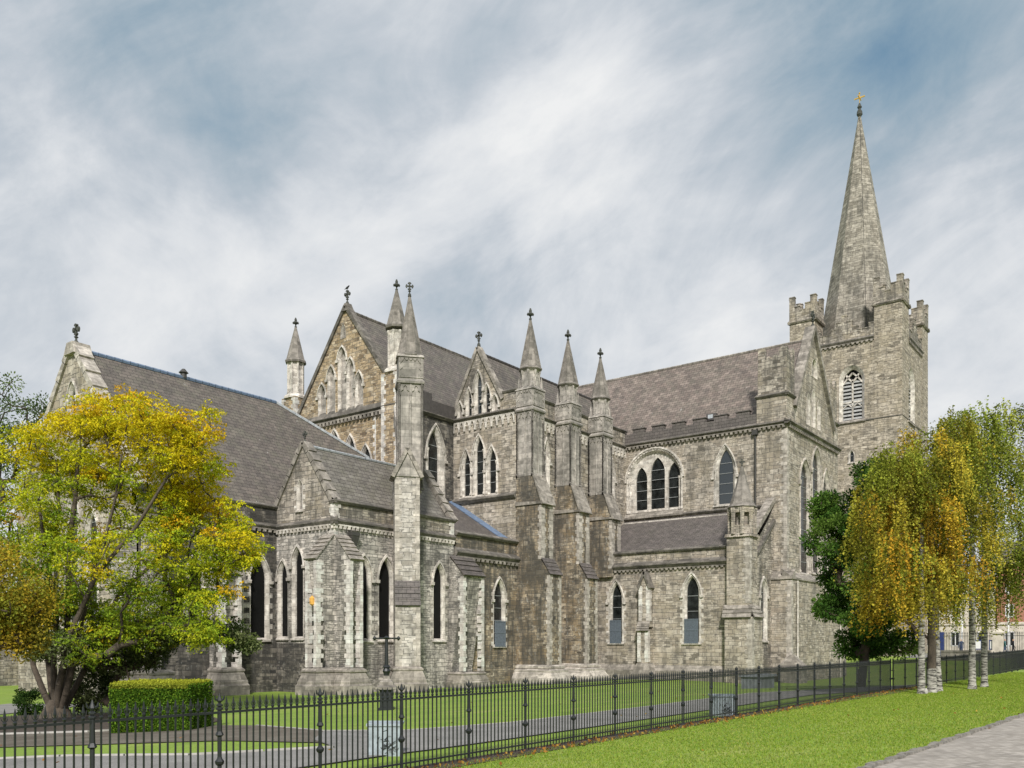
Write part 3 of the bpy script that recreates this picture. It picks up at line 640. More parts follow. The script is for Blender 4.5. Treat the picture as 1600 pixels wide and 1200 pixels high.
roofq([[(LX0 + .3, LYn + .2, LEA), (46.8, LYn + .2, LEA), (46.8, LYc - 3.2, LRI - 3.4), (rx, LYc, LRI), (LX0 + .3, LYc, LRI)],
       [(LX0 + .3, LYs - .2, LEA), (46.8, LYs - .2, LEA), (46.8, LYc + 3.2, LRI - 3.4), (rx, LYc, LRI), (LX0 + .3, LYc, LRI)],
       [(rx, LYc, LRI), (46.8, LYc - 3.2, LRI - 3.4), (46.8, LYc + 3.2, LRI - 3.4)]], 'slate')
ridge((LX0 + .5, LYc, LRI + .03), (rx, LYc, LRI + .03), 'bluelead', .14)
ridge((rx, LYc, LRI + .03), (46.7, LYc - 3.2, LRI - 3.37), 'flash', .12)
mb = MB(); mb.lathe(33.2, LYc, [(.2, LRI), (.2, LRI + .3), (.32, LRI + .35), (.1, LRI + .6)], 8); cb(mb, 'ridge_vent', M['pipe'])
# clasping corner buttresses of the Lady chapel and one mid buttress
def stepped_buttress(fr, u0, u1, prof, mat, plinth=None, caps=(), q=None, name='buttress'):
    mb = MB(); mb.prism([(-.1, -1)] + prof + [(-.1, prof[-1][1])], fr, u0, u1); o = cb(mb, name, M[mat])
    if plinth:
        pz, pp = plinth; o_ = prof[0][0]; a = fr(u0 - pp, 0, o_ + pp); b = fr(u1 + pp, 0, -.1); x0, x1 = sorted((a[0], b[0])); y0, y1 = sorted((a[1], b[1]))
        m2 = MB(); k = fr.k == 'E'
        def ring(e, z):
            p0 = fr(u0 - e, z, o_ + e); p1 = fr(u1 + e, z, o_ + e); p2 = fr(u1 + e, z, -.1); p3 = fr(u0 - e, z, -.1); return [p0, p1, p2, p3]
        L = [(pp, -1), (pp, pz * .35), (pp * .8, pz * .42), (pp * .8, pz * .5), (pp * .3, pz * .85), (pp * .45, pz * .88), (pp * .45, pz * .95), (.0, pz * 1.05)]
        for (e, z), (e2, z2) in zip(L, L[1:]): m2.quadstrip(ring(e, z), ring(e2, z2), True)
        cb(m2, 'plinth', M['cap'])
    for (o0, z0, o1, z1, n, mt) in caps: weather(fr, u0, u1, o0, z0, o1, z1, n, mt)
    return o
for x in (30.6,):
    x0, x1 = x - .45, x + .45
stepped_buttress(fr, 30.45, 31.75, [(1.2, 7.0), (0, 8.6)], 'rubble', (1.55, .35), ((1.2, 7.0), ) and [(1.2, 7.0, 0, 8.6, 4, 'cap')])
for ux in (30.45, 31.75): quoins(ux, LYn - 1.2, 1 if ux < 31 else -1, 1, 1.6, 6.95, .3, pairs=((.3, .5), (.2, .34)))
stepped_buttress(fr, 26.2, 27.2, [(1.3, 8.0), (0, 9.6)], 'rubble', (1.5, .35), [(1.3, 8.0, 0, 9.6, 4, 'cap')])
stepped_buttress(fe, 44.9, 45.9, [(1.3, 8.0), (0, 9.6)], 'rubble', (1.5, .35), [(1.3, 8.0, 0, 9.6, 4, 'cap')])

# ---------- small chapel with its own gabled roof (the nearest corner)
CX0, CX1, CYn, CYs = 35.25, 46.0, 39.6, 44.9
fe, fn = FE(CX0), FN(CYn); H = []
winpx(fe, 436.5, 448, 880, 996, glass='black', bars=0, holes=H, sw=.16); winpx(fe, 459, 472, 858, 996, glass='black', bars=0, holes=H, sw=.16)
apexZ = 15.1
wy, wz = E(468, 750, CX0); H2 = []; winpx(fe, 466, 471, 752, 796, hood=False, blind=True, depth=.2, sw=.15, quoin=.3, holes=H2)
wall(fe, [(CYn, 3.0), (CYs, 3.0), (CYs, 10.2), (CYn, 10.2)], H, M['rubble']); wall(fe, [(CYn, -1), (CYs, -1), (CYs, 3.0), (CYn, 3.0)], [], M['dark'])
wall(fe, [(CYn, 10.2), (CYs, 10.2), (CYs, 11.5), (42.35, apexZ), (39.9, 11.5), (CYn, 11.5)], H2, M['grey'])
coping(fe, (39.75, 11.4), (42.35, apexZ + .1), -.5, .12, .18, steps=6); coping(fe, (CYs + .1, 11.4), (42.35, apexZ + .1), -.5, .12, .18, steps=6)
cross(CX0 + .1, 42.35, apexZ + .15, .6, 'E')
H = []
for a in ((559, 577, 873, 999), (594, 612, 875, 999), (679, 692.5, 884, 999)): winpx(fn, *a, glass='black', bars=0, quoin=.3, holes=H)
wall(fn, [(CX0, -1), (CX1, -1), (CX1, 10.2), (CX0, 10.2)], H, M['rubble'])
for f, a, b in ((fe, CYn - .22, CYs), (fn, CX0 - .22, CX1)): string(f, a, b, 10.35, .34, .24); corbels(f, a + .1, b, 10.03, .33, .26, .15, 'dress')
mb = MB(); mb.box(CX0 + .03, CYn + .03, 10.2, CX1, CYn + .42, 11.35); cb(mb, 'parapet', M['grey'])
string(fn, CX0 - .12, CX1 + .1, 11.5, .24, .16); string(fe, CYn - .15, CYn + .35, 11.5, .24, .16)
quoins(CX0, CYn, 1, 1, 9.2, 11.3, .3, .45, .3)
quoins(CX1, CYn, -1, 1, 10.4, 11.3, .3, .45, .3)
RX1 = N(661, 742, 42.35)[0]
roofq([[(CX0 + .3, CYn + .4, 11.4), (RX1 + .2, CYn + .4, 11.4), (RX1 + .2, 42.35, apexZ - .1), (CX0 + .3, 42.35, apexZ - .1)], [(CX0 + .3, CYs, 11.4), (RX1 + .2, CYs, 11.4), (RX1 + .2, 42.35, apexZ - .1), (CX0 + .3, 42.35, apexZ - .1)]], 'slate_chapel')
ridge((CX0 + .5, 42.35, apexZ - .06), (RX1, 42.35, apexZ - .06), 'flash', .1)
fw = FE(RX1 + .35)
wall(fw, [(CYn, 10.3), (CYs, 10.3), (42.35, apexZ + .05)], [], M['grey'])
coping(fw, (39.75, 11.4), (42.35, apexZ + .05), -.15, .45, .2, steps=6); coping(fw, (CYs, 11.4), (42.35, apexZ + .05), -.15, .45, .2, steps=6)
# angle buttresses at the corner
def angle_buttress(fr, u0, u1, P, z1, z2):
    stepped_buttress(fr, u0, u1, [(P, z1), (0, z2)], 'rubble', (1.5, .42), [(P, z1, .02, z2, 6, 'cap')])
angle_buttress(fe, CYn + .02, CYn + .95, 1.35, 7.9, 9.4); angle_buttress(fn, CX0 + .02, CX0 + .98, 1.35, 7.9, 9.4)
for x, y, sx, sy in ((CX0 - 1.35, CYn + .02, 1, 1), (CX0 - 1.35, CYn + .95, 1, -1), (CX0 + .02, CYn - 1.35, 1, 1), (CX0 + .98, CYn - 1.35, -1, 1)):
    quoins(x, y, sx, sy, 1.6, 7.85, .27, pairs=(((.5, .2), (.34, .2)) if x < CX0 else ((.2, .5), (.2, .34))))
mb = MB(); mb.lathe(CX0 - 1.42, CYn + .3, [(.02, 5.15), (.14, 5.25), (.16, 5.6), (.02, 5.75)], 8); wl = cb(mb, 'wall_lamp', M['yellow_lamp'])
# hopper and downpipe
hx, hz = N(549, 835, CYn); mb = MB(); mb.hexa([(hx - .1, CYn - .22, hz - 1), (hx + .1, CYn - .22, hz - 1), (hx + .1, CYn, hz - 1), (hx - .1, CYn, hz - 1), (hx - .3, CYn - .4, hz - .1), (hx + .3, CYn - .4, hz - .1), (hx + .3, CYn, hz - .1), (hx - .3, CYn, hz - .1)]); mb.box(hx - .32, CYn - .42, hz - .1, hx + .32, CYn, hz + .1); cb(mb, 'rain_hopper', M['pipe'])
# ---------- tall pier with pinnacle on the chapel's north wall
PA = math.radians(49)
XF = Matrix.Translation((39.75, 38.0, 0)) @ Matrix.Rotation(PA, 4, 'Z')      # turned pier: local -X is its front
fq = FE(0.0); wP = .75
fq2 = Fr('E', 0.0)
mb = MB(); mb.prism([(-2.6, -1), (0.35, -1), (0.35, 5.45), (0.0, 6.75), (0.0, 13.35), (-2.6, 13.35)], fq, -wP, wP); cb(mb, 'pier', M['pierstone'])
L = [(.45, -1), (.45, .5), (.36, .6), (.36, .75), (.14, 1.3), (.2, 1.34), (.2, 1.45), (0, 1.58)]; m2 = MB()
def pring(e, z): return [(-.35 - e, -wP - e, z), (-.35 - e, wP + e, z), (2.6, wP + e, z), (2.6, -wP - e, z)]
for (e, z), (e2, z2) in zip(L, L[1:]): m2.quadstrip(pring(e, z), pring(e2, z2), True)
cb(m2, 'plinth', M['cap'])
weather(fq, -wP, wP, .42, 5.4, 0.02, 6.85, 4, 'slate_dark', .05, .1, .03)
mb = MB(); mb.plate([(-wP - .08, 13.3), (wP + .08, 13.3), (wP + .08, 13.45), (0, 15.1), (-wP - .08, 13.45)], fq, -1.6, .08); cb(mb, 'gablet', M['ashlar'])
for s in (-1, 1): coping(fq, (s * (wP + .16), 13.25), (0, 15.05), -1.6, .2, .12, mat='cap')
for sy in (-1, 1): quoins(0.0, sy * wP, 1, -sy, 6.9, 13.3, .33, pairs=((.3, .42), (.3, .24)), mat='softquoin'); quoins(-.35, sy * wP, 1, -sy, 1.6, 5.35, .33, pairs=((.3, .42), (.3, .24)), mat='softquoin')
XF = Matrix.Translation((40.95, 38.95, 0)) @ Matrix.Rotation(PA, 4, 'Z')
pinnacle(0, 0, 1.5, 12.6, 19.3, 20.95, 20.95, 21.15, 25.05, fin='cross')
XF = None
mb = MB(); A_ = Vector((47.0, 45.9, 0)); B_ = Vector((41.7, 39.9, 0)); d_ = (B_ - A_).normalized(); q_ = Vector((-d_.y, d_.x, 0)) * .3
for i in range(8):
    t0, t1 = i / 8, (i + 1) / 8; za, zb_ = 20.2 - 4.6 * t0, 20.2 - 4.6 * t1; ua, ub = za - 1.1 - 1.6 * t0 ** 2, zb_ - 1.1 - 1.6 * t1 ** 2; a_ = A_.lerp(B_, t0); b_ = A_.lerp(B_, t1)
    mb.hexa([(a_.x - q_.x, a_.y - q_.y, ua), (b_.x - q_.x, b_.y - q_.y, ub), (b_.x + q_.x, b_.y + q_.y, ub), (a_.x + q_.x, a_.y + q_.y, ua), (a_.x - q_.x, a_.y - q_.y, za), (b_.x - q_.x, b_.y - q_.y, zb_), (b_.x + q_.x, b_.y + q_.y, zb_), (a_.x + q_.x, a_.y + q_.y, za)])
cb(mb, 'flying_buttress', M['ashlar'])
# ---------- lower aisle between chapel and wing
AX0, AX1 = 46.0, 53.3; fa = FN(39.6); H = []
winpx(fa, 773, 787, 908, 1008, holes=H, quoin=.3, guard=1.75, bars=.9)
wall(fa, [(AX0, -1), (AX1, -1), (AX1, 9.2), (AX0, 9.2)], H, M['brown'])
string(fa, AX0 + .05, AX1, 9.45, .45, .35); mb = MB(); mb.box(AX0 + .3, 39.65, 9.1, AX1, 40.1, 10.55); cb(mb, 'parapet', M['brown']); string(fa, AX0 + .2, AX1, 10.7, .25, .2)
corbels(fa, AX0 + .2, AX1, 9.02, .5, .25, .2)
u0, _ = N(724, 900, 38.3); u1, _ = N(756, 900, 38.3)
stepped_buttress(fa, u0, u1, [(1.3, 7.6), (0, 8.9)], 'rubble', (1.0, .3), [(1.35, 7.6, .1, 9.0, 4, 'slate_dark')])
for ux, sx in ((u0, 1), (u1, -1)): quoins(ux, 38.3, sx, 1, 1.1, 7.5, .3, pairs=((.24, .42), (.34, .3)))
roofq([[(AX0 - 1.5, 40.1, 10.5), (AX1, 40.1, 10.5), (AX1, 45.9, 14.1), (AX0 - 1.5, 45.9, 14.1)]], 'slate_dark')
mb = MB(); mb.hexa([(AX1 - .55, 40.1, 10.52), (AX1, 40.1, 10.52), (AX1, 45.9, 14.12), (AX1 - .55, 45.9, 14.12), (AX1 - .55, 40.1, 10.58), (AX1, 40.1, 10.75), (AX1, 45.9, 14.35), (AX1 - .55, 45.9, 14.18)]); cb(mb, 'roof_flashing', M['bluelead'])
# ---------- choir (high)
KX, KYn, KYs, KYc, KZ, KR = 47.3, 45.9, 57.7, 51.8, 20.7, 29.0
fk = FE(KX); H = []
for c, t0, w in ((497, 692, 13), (523, 676, 15), (548, 684, 14), (572, 699, 15)):
    winpx(fk, c - w / 2 + 1, c + w / 2 - 1, t0, 742, holes=H, sw=.2, rise=1.15, sill=False, bars=0)
wall(fk, [(KYn, 10), (KYs, 10), (KYs, KZ), (KYn, KZ)], H, M['tan'])
H = []
for x, t0, b0, w in ((385, 835, 1080, 9), (452, 705, 1060, 9), (530, 565, 1040, 10), (590, 645, 1012, 9), (652, 745, 1000, 9), (537, 385, 500, 5)):
    X_ = 420 + x / 4.615; winpx(fk, X_ - w / 2, X_ + w / 2, 420 + t0 / 4.615 + 2, 420 + b0 / 4.615, holes=H, blind=True, depth=.3, sw=.13, hood=(w > 6), sill=False, rise=.75)
wall(fk, [(KYn + .3, KZ + .2), (KYs - .3, KZ + .2), (KYs - .3, 21.6), (KYc, KR + .3), (KYn + .3, 21.6)], H, M['tan'])
coping(fk, (KYn + .2, 21.5), (KYc, KR + .3), -.5, .15, .16, mat='string'); coping(fk, (KYs - .2, 21.5), (KYc, KR + .3), -.5, .15, .16, mat='string')
string(fk, KYn - .2, KYs, KZ + .15, .3, .38, top=.55); corbels(fk, KYn, KYs, KZ - .15, .42, .34, .26)
mb = MB(); mb.box(KX - .2, KYc - .35, KR - .1, KX + .6, KYc + .35, KR + .55, tx=.15, ty=.2); cb(mb, 'apex_stone', M['string'])
cross(KX + .15, KYc, KR + .55, .95, 'E')
for (cy, zb, zt) in ((KYn + .8, 26.7, 29.5), (KYs + .6, 26.35, 29.2)):
    mb = MB(); mb.box(KX - .35, cy - .85, 10, KX + 1.3, cy + .85, 23.2); o = cb(mb, 'turret', M['tan'])
    for sx_, x_ in ((1, KX - .35),):
        quoins(x_, cy - .85, 1, 1, 12, 23.1, .33, .45, .28, .02); quoins(x_, cy + .85, 1, -1, 12, 23.1, .33, .45, .28, .02)
    mb = MB(); x_ = KX + .4; mb.lathe(x_, cy, [(.98, 23.15), (.98, 23.3), (.8, 23.5), (.62, 23.65), (.62, 26.1), (.7, 26.3)], 8)
    for i in range(8):
        an = 2 * math.pi * i / 8 + math.pi / 8; mb.lathe(x_ + .64 * math.cos(an), cy + .64 * math.sin(an), [(.1, 23.6), (.075, 23.75), (.075, 26.0), (.12, 26.15), (.12, 26.3)], 6)
    cb(mb, 'turret_shaft', M['dress'], o)
    mb = MB(); mb.lathe(x_, cy, [(.86, zb - .2), (.9, zb - .05), (.78, zb + .1), (.08, zt)], 8); cb(mb, 'spirelet', M['spirelet'], o); budfinial(x_, cy, zt, .95, parent=o)
quoins(KX, KYn + 2.6, 1, 1, 12, 20.2, .33, .1, .3, .02)
fn = FN(KYn); H = []; winpx(fn, 672, 688.5, 674, 776, holes=H, sw=.5, splay=.3, depth=.35, shafts=True, bars=1.0, rise=1.5)
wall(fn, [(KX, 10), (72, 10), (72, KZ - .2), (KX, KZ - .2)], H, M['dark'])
string(fn, KX + .8, 53.3, KZ + .05, .3, .3)
mb = MB(); mb.box(KX + 1, KYn - .25, KZ, 53.3, KYn + .3, KZ + .95); mb.box(KX + 1, KYn - .15, KZ + .95, 50.6, KYn + .4, KZ + 1.5); cb(mb, 'parapet', M['lead'])
roofq([[(KX + .3, KYn + .1, 20.8), (80, KYn + .1, 20.8), (80, KYc, KR), (KX + .3, KYc, KR)], [(KX + .3, KYs - .1, 20.8), (80, KYs - .1, 20.8), (80, KYc, KR), (KX + .3, KYc, KR)]], 'slate')
ridge((KX + .6, KYc, KR), (78, KYc, KR), 'string', .15)
wall(Fr('S', KYs), [(KX, -1), (105, -1), (105, KZ), (KX, KZ)], [], M['grey'])
# ---------- wing with gable and giant buttresses
WX0, WX1, WYn = 53.3, 69.7, 39.7
fe, fn = FE(WX0), FN(WYn); H = []
for a in ((724, 733, 709, 775), (743, 753.5, 686, 773), (763.5, 773.5, 703, 770.6)): winpx(fe, *a, holes=H, sw=.3, splay=.2, shafts=True, bars=.85, rise=.95)
wall(fe, [(WYn, -1), (KYn, -1), (KYn, KZ - .1), (WYn, KZ - .1)], H, M['transept'])
string(fe, WYn, KYn, 14.3, .35, .3)
H = []
winpx(fe, 730.5, 735.5, 611, 652, holes=H, sw=.2, hood=True, sill=False, rise=.6); winpx(fe, 744.3, 751, 585, 648.5, holes=H, sw=.25, sill=False, rise=.7, glass='skyglass'); winpx(fe, 758, 764, 604, 645.5, holes=H, sw=.2, sill=False, rise=.6)
winpx(fe, 716.5, 721.5, 632, 653.5, holes=H, blind=True, sw=.16, sill=False, rise=.45, depth=.25); winpx(fe, 771, 776.5, 620, 643, holes=H, blind=True, sw=.16, sill=False, rise=.45, depth=.25)
gfl, gfr, gap = 45.9, 40.95, (43.4, 26.0)
wall(fe, [(gfr, 20.6), (gfl, 20.6), (gfl, 21.3), gap, (gfr, 21.9)], H, M['grey'])
coping(fe, (gfl, 21.2), gap, -.4, .14, .14, mat='cap'); coping(fe, (gfr, 21.6), gap, -.4, .14, .14, mat='cap')
cross(WX0 + .1, gap[0], gap[1] + .2, .95, 'E')
string(fe, WYn, KYn, KZ + .02, .28, .32); arcade(fe, WYn + .1, KYn - .1, KZ - .22)
mb = MB(); mb.box(WX0, WYn + .02, KZ, WX0 + .5, gfr, 22.1); mb.box(WX0 + .5, WYn + .02, KZ, WX1, WYn + .45, 22.0); cb(mb, 'parapet', M['grey'])
string(fe, WYn - .1, gfr, 22.2, .2, .14); string(fn, WX0, WX1, 22.15, .2, .14)
H = []
for a in ((850.5, 856, 690, 768), (954, 958.5, 722, 780)): winpx(fn, *a, holes=H, sw=.22, shafts=True, rise=1.0)
wall(fn, [(WX0, -1), (WX1, -1), (WX1, KZ), (WX0, KZ)], H, M['grey'])
string(fn, WX0, WX1, KZ + .02, .28, .3); arcade(fn, WX0 + 1.5, WX1, KZ - .22)
roofq([[(WX0 + .3, WYn + .4, 21.4), (WX1 + 1, WYn + .4, 21.4), (WX1 + 1, 41.05, 21.5), (WX0 + .3, 41.05, 21.5)], [(WX0 + .3, 41.05, 21.5), (WX1 + 1, 41.05, 21.5), (WX1 + 5, gap[0], 25.6), (WX0 + .3, gap[0], 25.6)], [(WX0 + .3, KYn, 21.5), (WX1 + 1, KYn, 21.5), (WX1 + 5, gap[0], 25.6), (WX0 + .3, gap[0], 25.6)]], 'slate')
ridge((WX0 + .4, gap[0], 25.62), (WX1 + 3, gap[0], 25.62), 'lead', .12)
ridge((WX1 - 1.2, WYn + .5, 22.0), (WX1 - .2, gap[0] - 1.2, 24.6), 'flash', .09)
for i, X_ in enumerate((53.3, 58.45, 63.45)):
    w = 1.5 if i < 2 else 1.45
    zA = 13.4 if i < 2 else 13.35
    prof = [(3.05, 8.15), (2.3, 9.1), (2.3, 13.4), (1.55, 15.5), (0, 15.5)] if i < 2 else [(2.3, 13.2), (1.55, 15.4), (0, 15.4)]
    mb = MB(); mb.prism([(-.1, -1 if i < 2 else 8.5)] + [(prof[0][0], -1 if i < 2 else 8.5)] + prof, fn, X_, X_ + w); o = cb(mb, 'buttress', M['brown'])
    weather(fn, X_ - .05, X_ + w + .05, 2.35, 13.35, 1.58, 15.45, 1, 'cap', .12, .12, .06)
    mb = MB(); mb.prism([(-.05, 13.3), (2.42, 13.3), (2.42, 13.45), (-.05, 13.6)], fn, X_ - .1, X_ + w + .1); cb(mb, 'string_course', M['cap'])
    for ux, sx in ((X_, 1), (X_ + w, -1)):
        quoins(ux, WYn - 2.3, sx, 1, 9.2, 13.2, .3, pairs=((.45, .3), (.56, .2)), mat='softquoin')
        if i < 2: quoins(ux, WYn - 3.05, sx, 1, 1.4, 8.0, .3, pairs=((.26, .3), (.4, .2)), mat='softquoin')
    if i < 2:
        weather(fn, X_ - .02, X_ + w + .02, 3.1, 8.1, 2.35, 9.3, 4, 'slate_dark', .06, .1, .05)
        m2 = MB()
        def ring(e, z): return [fn(X_ - e, z, 3.05 + e), fn(X_ + w + e, z, 3.05 + e), fn(X_ + w + e, z, -.1), fn(X_ - e, z, -.1)]
        L = [(.7, -1), (.7, .35), (.45, .8), (.4, .85), (.4, 1.0), (.15, 1.1), (.2, 1.15), (.2, 1.3), (0, 1.4)]
        for (e, z), (e2, z2) in zip(L, L[1:]): m2.quadstrip(ring(e, z), ring(e2, z2), True)
        cb(m2, 'plinth', M['softquoin'])
    pinnacle(X_ + w / 2, WYn - .78, w, 15.45, 20.35, 21.95, 24, 23.6, 27.4 - .15 * i)
# ---------- north transept
TX, TYn, TXc, TX1, TZ, TR = 69.7, 24.9, 75.75, 82.9, 20.7, 29.0
fe, fn = FE(TX), FN(TYn); H = []
# three lights under one round arch
la = [fe.uz(979, 720)[0], fe.uz(1067, 720)[0]]; cu = sum(la) / 2; ww = abs(la[1] - la[0]); zt = fe.uz(1022, 701)[1]; z0 = fe.uz(1022, 799)[1]
outer = roundarch(cu, ww, z0, zt); mid = roundarch(cu, ww - .7, z0 + .02, zt - .35); H.append(outer)
mb = MB(); mb.quadstrip(ringpts(fe, outer, -.05), ringpts(fe, outer, .04), True); mb.quadstrip(ringpts(fe, outer, .04), ringpts(fe, roundarch(cu, ww - .3, z0 + .01, zt - .15), .04), True)
mb.quadstrip(ringpts(fe, roundarch(cu, ww - .3, z0 + .01, zt - .15), .04), ringpts(fe, mid, -.25), True)
b = len(mb.v); lights = []
for pl, pr, pt, pb in ((992, 1007, 730, 798), (1015, 1034.5, 714, 797), (1042.5, 1058, 722, 795)):
    ua, ub = fe.uz(pl, pt)[0] + .02, fe.uz(pr, pt)[0] - .14; lights.append(lancet((ua + ub) / 2, abs(ua - ub), z0 + .25, fe.uz((pl + pr) / 2, pt)[1], abs(ua - ub) * 1.0))
loops = [[Vector((u, z, 0)) for u, z in mid]] + [[Vector((u, z, 0)) for u, z in l] for l in lights]
mb.v += [fe(p.x, p.y, -.25) for l in loops for p in l]
for t3 in tessellate_polygon(loops): mb.f.append(tuple(b + i for i in t3)); mb.m.append(0)
for l in lights: mb.quadstrip(ringpts(fe, l, -.25), ringpts(fe, l, -.42), True)
for u in (cu - ww / 2 + .12, cu + ww / 2 - .12, cu - ww / 2 + .32, cu + ww / 2 - .32): 
    p = fe(u, z0, .02); mb.lathe(p[0], p[1], [(.12, z0), (.12, z0 + .15), (.06, z0 + .25), (.06, zt - ww / 2 - .2), (.12, zt - ww / 2 - .05), (.13, zt - ww / 2 + .1)], 8)
win = cb(mb, 'window', M['dress'], None, 'three lancet lights under one round arch')
mb = MB()
for i in range(26):
    a = math.pi * (i + .5) / 26; r = ww / 2 - .12; p = fe(cu + r * math.cos(a), zt - ww / 2 + r * math.sin(a), .05); mb.lathe(p[0], p[1], [(.02, p[2] - .08), (.08, p[2]), (.02, p[2] + .08)], 5)
A = roundarch(cu, ww, z0, zt)[2:]; B = roundarch(cu, ww + .3, z0, zt + .15)[2:]
mb.quadstrip(ringpts(fe, A, 0), ringpts(fe, A, .14)); mb.quadstrip(ringpts(fe, A, .14), ringpts(fe, B, .12)); mb.quadstrip(ringpts(fe, B, .12), ringpts(fe, B, -.02)); cb(mb, 'hood_mould', M['dress'], win)
mb = MB()
for l in lights:
    mb.poly(ringpts(fe, l, -.40)); us = [p[0] for p in l]; z = z0 + .25 + .85
    while z < max(p[1] for p in l) - .6: p = fe(min(us), z, -.36); mb.box(p[0], min(us), z, p[0] + .03 - .06, max(us), z + .04, 1); z += .85
cb(mb, 'pane', [M['glass'], M['bar']], win)
mb = MB(); mb.prism([(-.4, z0 - .5), (.3, z0 - .55), (.3, z0 - .4), (.0, z0), (-.4, z0)], fe, cu - ww / 2 - .1, cu + ww / 2 + .1); cb(mb, 'sill', M['cap'], win)
winpx(fe, 1122, 1144.5, 702, 787, holes=H, sw=.38, splay=.28, shafts=True, bars=.85, rise=1.7, glass='skyglass')
wall(fe, [(TYn, -1), (58, -1), (58, TZ), (TYn, TZ)], H, M['transept'])
string(fe, TYn - .3, 45.9, TZ + .15, .3, .35); corbels(fe, TYn, 39.7, TZ - .13, .4, .26, .22)
string(fe, 26, 39.7, 14.25, .25, .22)
mb = MB(); mb.box(TX + .05, TYn + 2.4, TZ + .1, TX + .45, 42, 21.75)
for i in range(7):
    y1 = 28.05 + i * 1.95; mb.box(TX + .05, y1, 21.752, TX + .45, y1 + 1.15, 22.1); mb.box(TX - .02, y1 - .06, 22.1, TX + .52, y1 + 1.2, 22.2)
cb(mb, 'battlement', M['slate_dark'])
roofq([[(TX + .3, TYn + .4, 20.9), (TX + .3, 60, 20.9), (TXc, 60, TR), (TXc, TYn + .4, TR)], [(TX1 - .3, TYn + .4, 20.9), (TX1 - .3, 60, 20.9), (TXc, 60, TR), (TXc, TYn + .4, TR)]], 'slate_pink')
ridge((TXc, TYn + .5, TR), (TXc, 58, TR), 'cap', .13)
y_, z_ = E(1114, 652, TX + 1.1); mb = MB(); mb.box(TX + .6, y_ - .45, 22.0, TX + 1.2, y_ + .45, 22.6, tx=.12); sk = cb(mb, 'skylight', M['lead']); mb = MB(); mb.poly([(TX + .58, y_ - .2, 22.15), (TX + .58, y_ + .25, 22.15), (TX + .66, y_ + .25, 22.5), (TX + .66, y_ - .2, 22.5)]); cb(mb, 'pane', M['flash'], sk)
# gable face
H = []
for pl, pr, pt in ((1251, 1264, 723), (1269.5, 1281, 705), (1286, 1294.5, 739)): winpx(fn, pl, pr, pt, 895, holes=H, sw=.3, splay=.2, shafts=True, bars=.9, rise=1.7, depth=.24, dress='softquoin')
wall(fn, [(TX, 8), (TX1, 8), (TX1, TZ), (TX, TZ)], H, M['transept'])
H = []
for pl, pr, pt, pb in ((1261, 1265, 616, 664), (1268.5, 1273, 611, 668), (1277.5, 1281, 627, 672), (1269, 1276, 563, 590)): winpx(fn, pl, pr, pt, pb, holes=H, blind=True, hood=False, sill=False, depth=.25, sw=.15, rise=.8)
TA = 30.0
wall(fn, [(TX, TZ), (TX1, TZ), (TX1 - 1.6, 22.4), (TXc + .1, TA), (TX + 1.6, 22.4)], H, M['transept'])
coping(fn, (TX + 1.5, 22.2), (TXc + .1, TA), -.55, .3, .22, mat='cap'); coping(fn, (TX1 - 1.5, 22.2), (TXc + .1, TA), -.55, .3, .22, mat='cap')
cross(TXc + .1, TYn - .05, TA + .1, 1.2, 'N')
string(fn, TX - .35, TX1 + .1, TZ + .15, .3, .38); corbels(fn, TX, TX1, TZ - .13, .4, .26, .22)
for k, (x0, x1) in enumerate(((TX, TX + 2.0), (TX1 - 2.0, TX1))):
    y0, y1 = TYn, TYn + 2.5; mb = MB(); mb.box(x0 - .02, y0 - .02, 12, x1, y1, 23.1); o = cb(mb, 'corner_turret', M['transept'])
    mb = MB(); mb.box(x0 + .06, y0 + .06, 23.1, x1 - .06, y1 - .06, 25.7)
    for (f, a, bb) in ((Fr('E', x0 + .06), y0 + .06, y1 - .06), (Fr('N', y0 + .06), x0 + .06, x1 - .06), (Fr('W', x1 - .06), y0 + .06, y1 - .06)):
        a += .02; bb -= .02; n = 4; st = (bb - a) / n; dz_ = {'E': 0, 'N': .012, 'W': .024}[f.k]
        hs = [h_ + dz_ for h_ in ([1.05, .45, .3, 1.2] if f.k != 'W' else [.9, .4, .4, .9])]
        for i in range(n): mb.plate([(a + st * i, 25.7), (a + st * (i + 1), 25.7), (a + st * (i + 1), 25.7 + hs[i]), (a + st * (i + .5), 25.7 + hs[i] + .16), (a + st * i, 25.7 + hs[i])], f, -.35, 0.0)
    cb(mb, 'turret_top', M['grey'], o)
    mb = MB()
    for f, a, bb in ((Fr('E', x0), y0 - .15, y1 + .1), (Fr('N', y0), x0 - .15, x1 + .15), (Fr('S', y1), x0 - .1, x1 + .1)): string(f, a, bb, 23.15, .25, .2, mb)
    cb(mb, 'turret_string', M['string'], o)
quoins(TX, TYn, 1, 1, 8.6, 20.2, .32, .5, .3, .03, 'softquoin')
# lower thickened wall of the gable front
fl = FN(TYn - .55); mb = MB(); mb.box(TX - .55, TYn - .55, -1, TX1 + .8, TYn + .5, 8.3); mb.box(TX - .56, TYn + .5, -1, TX + .3, 26.3, 8.3); cb(mb, 'wall', M['transept'])
mb = MB(); mb.prism([(-.7, 8.9), (.1, 8.25), (.1, 8.1), (-.7, 8.1)], fl, TX - .65, TX1 + .9); mb.prism([(-.7, 8.91), (.11, 8.26), (.11, 8.09), (-.7, 8.09)], FE(TX - .55), TYn - .64, 26.3); cb(mb, 'string_course', M['cap'])
quoins(TX - .55, TYn - .55, 1, 1, -.5, 8.0, .4, .45, .35, .02, 'softquoin')
for px in (1244, 1311):
    x_, _ = N(px, 980, TYn - .55); mb = MB(); mb.lathe(x_, TYn - .68, [(.07, -.8), (.07, 8.0)], 8); cb(mb, 'downpipe', M['dress'])
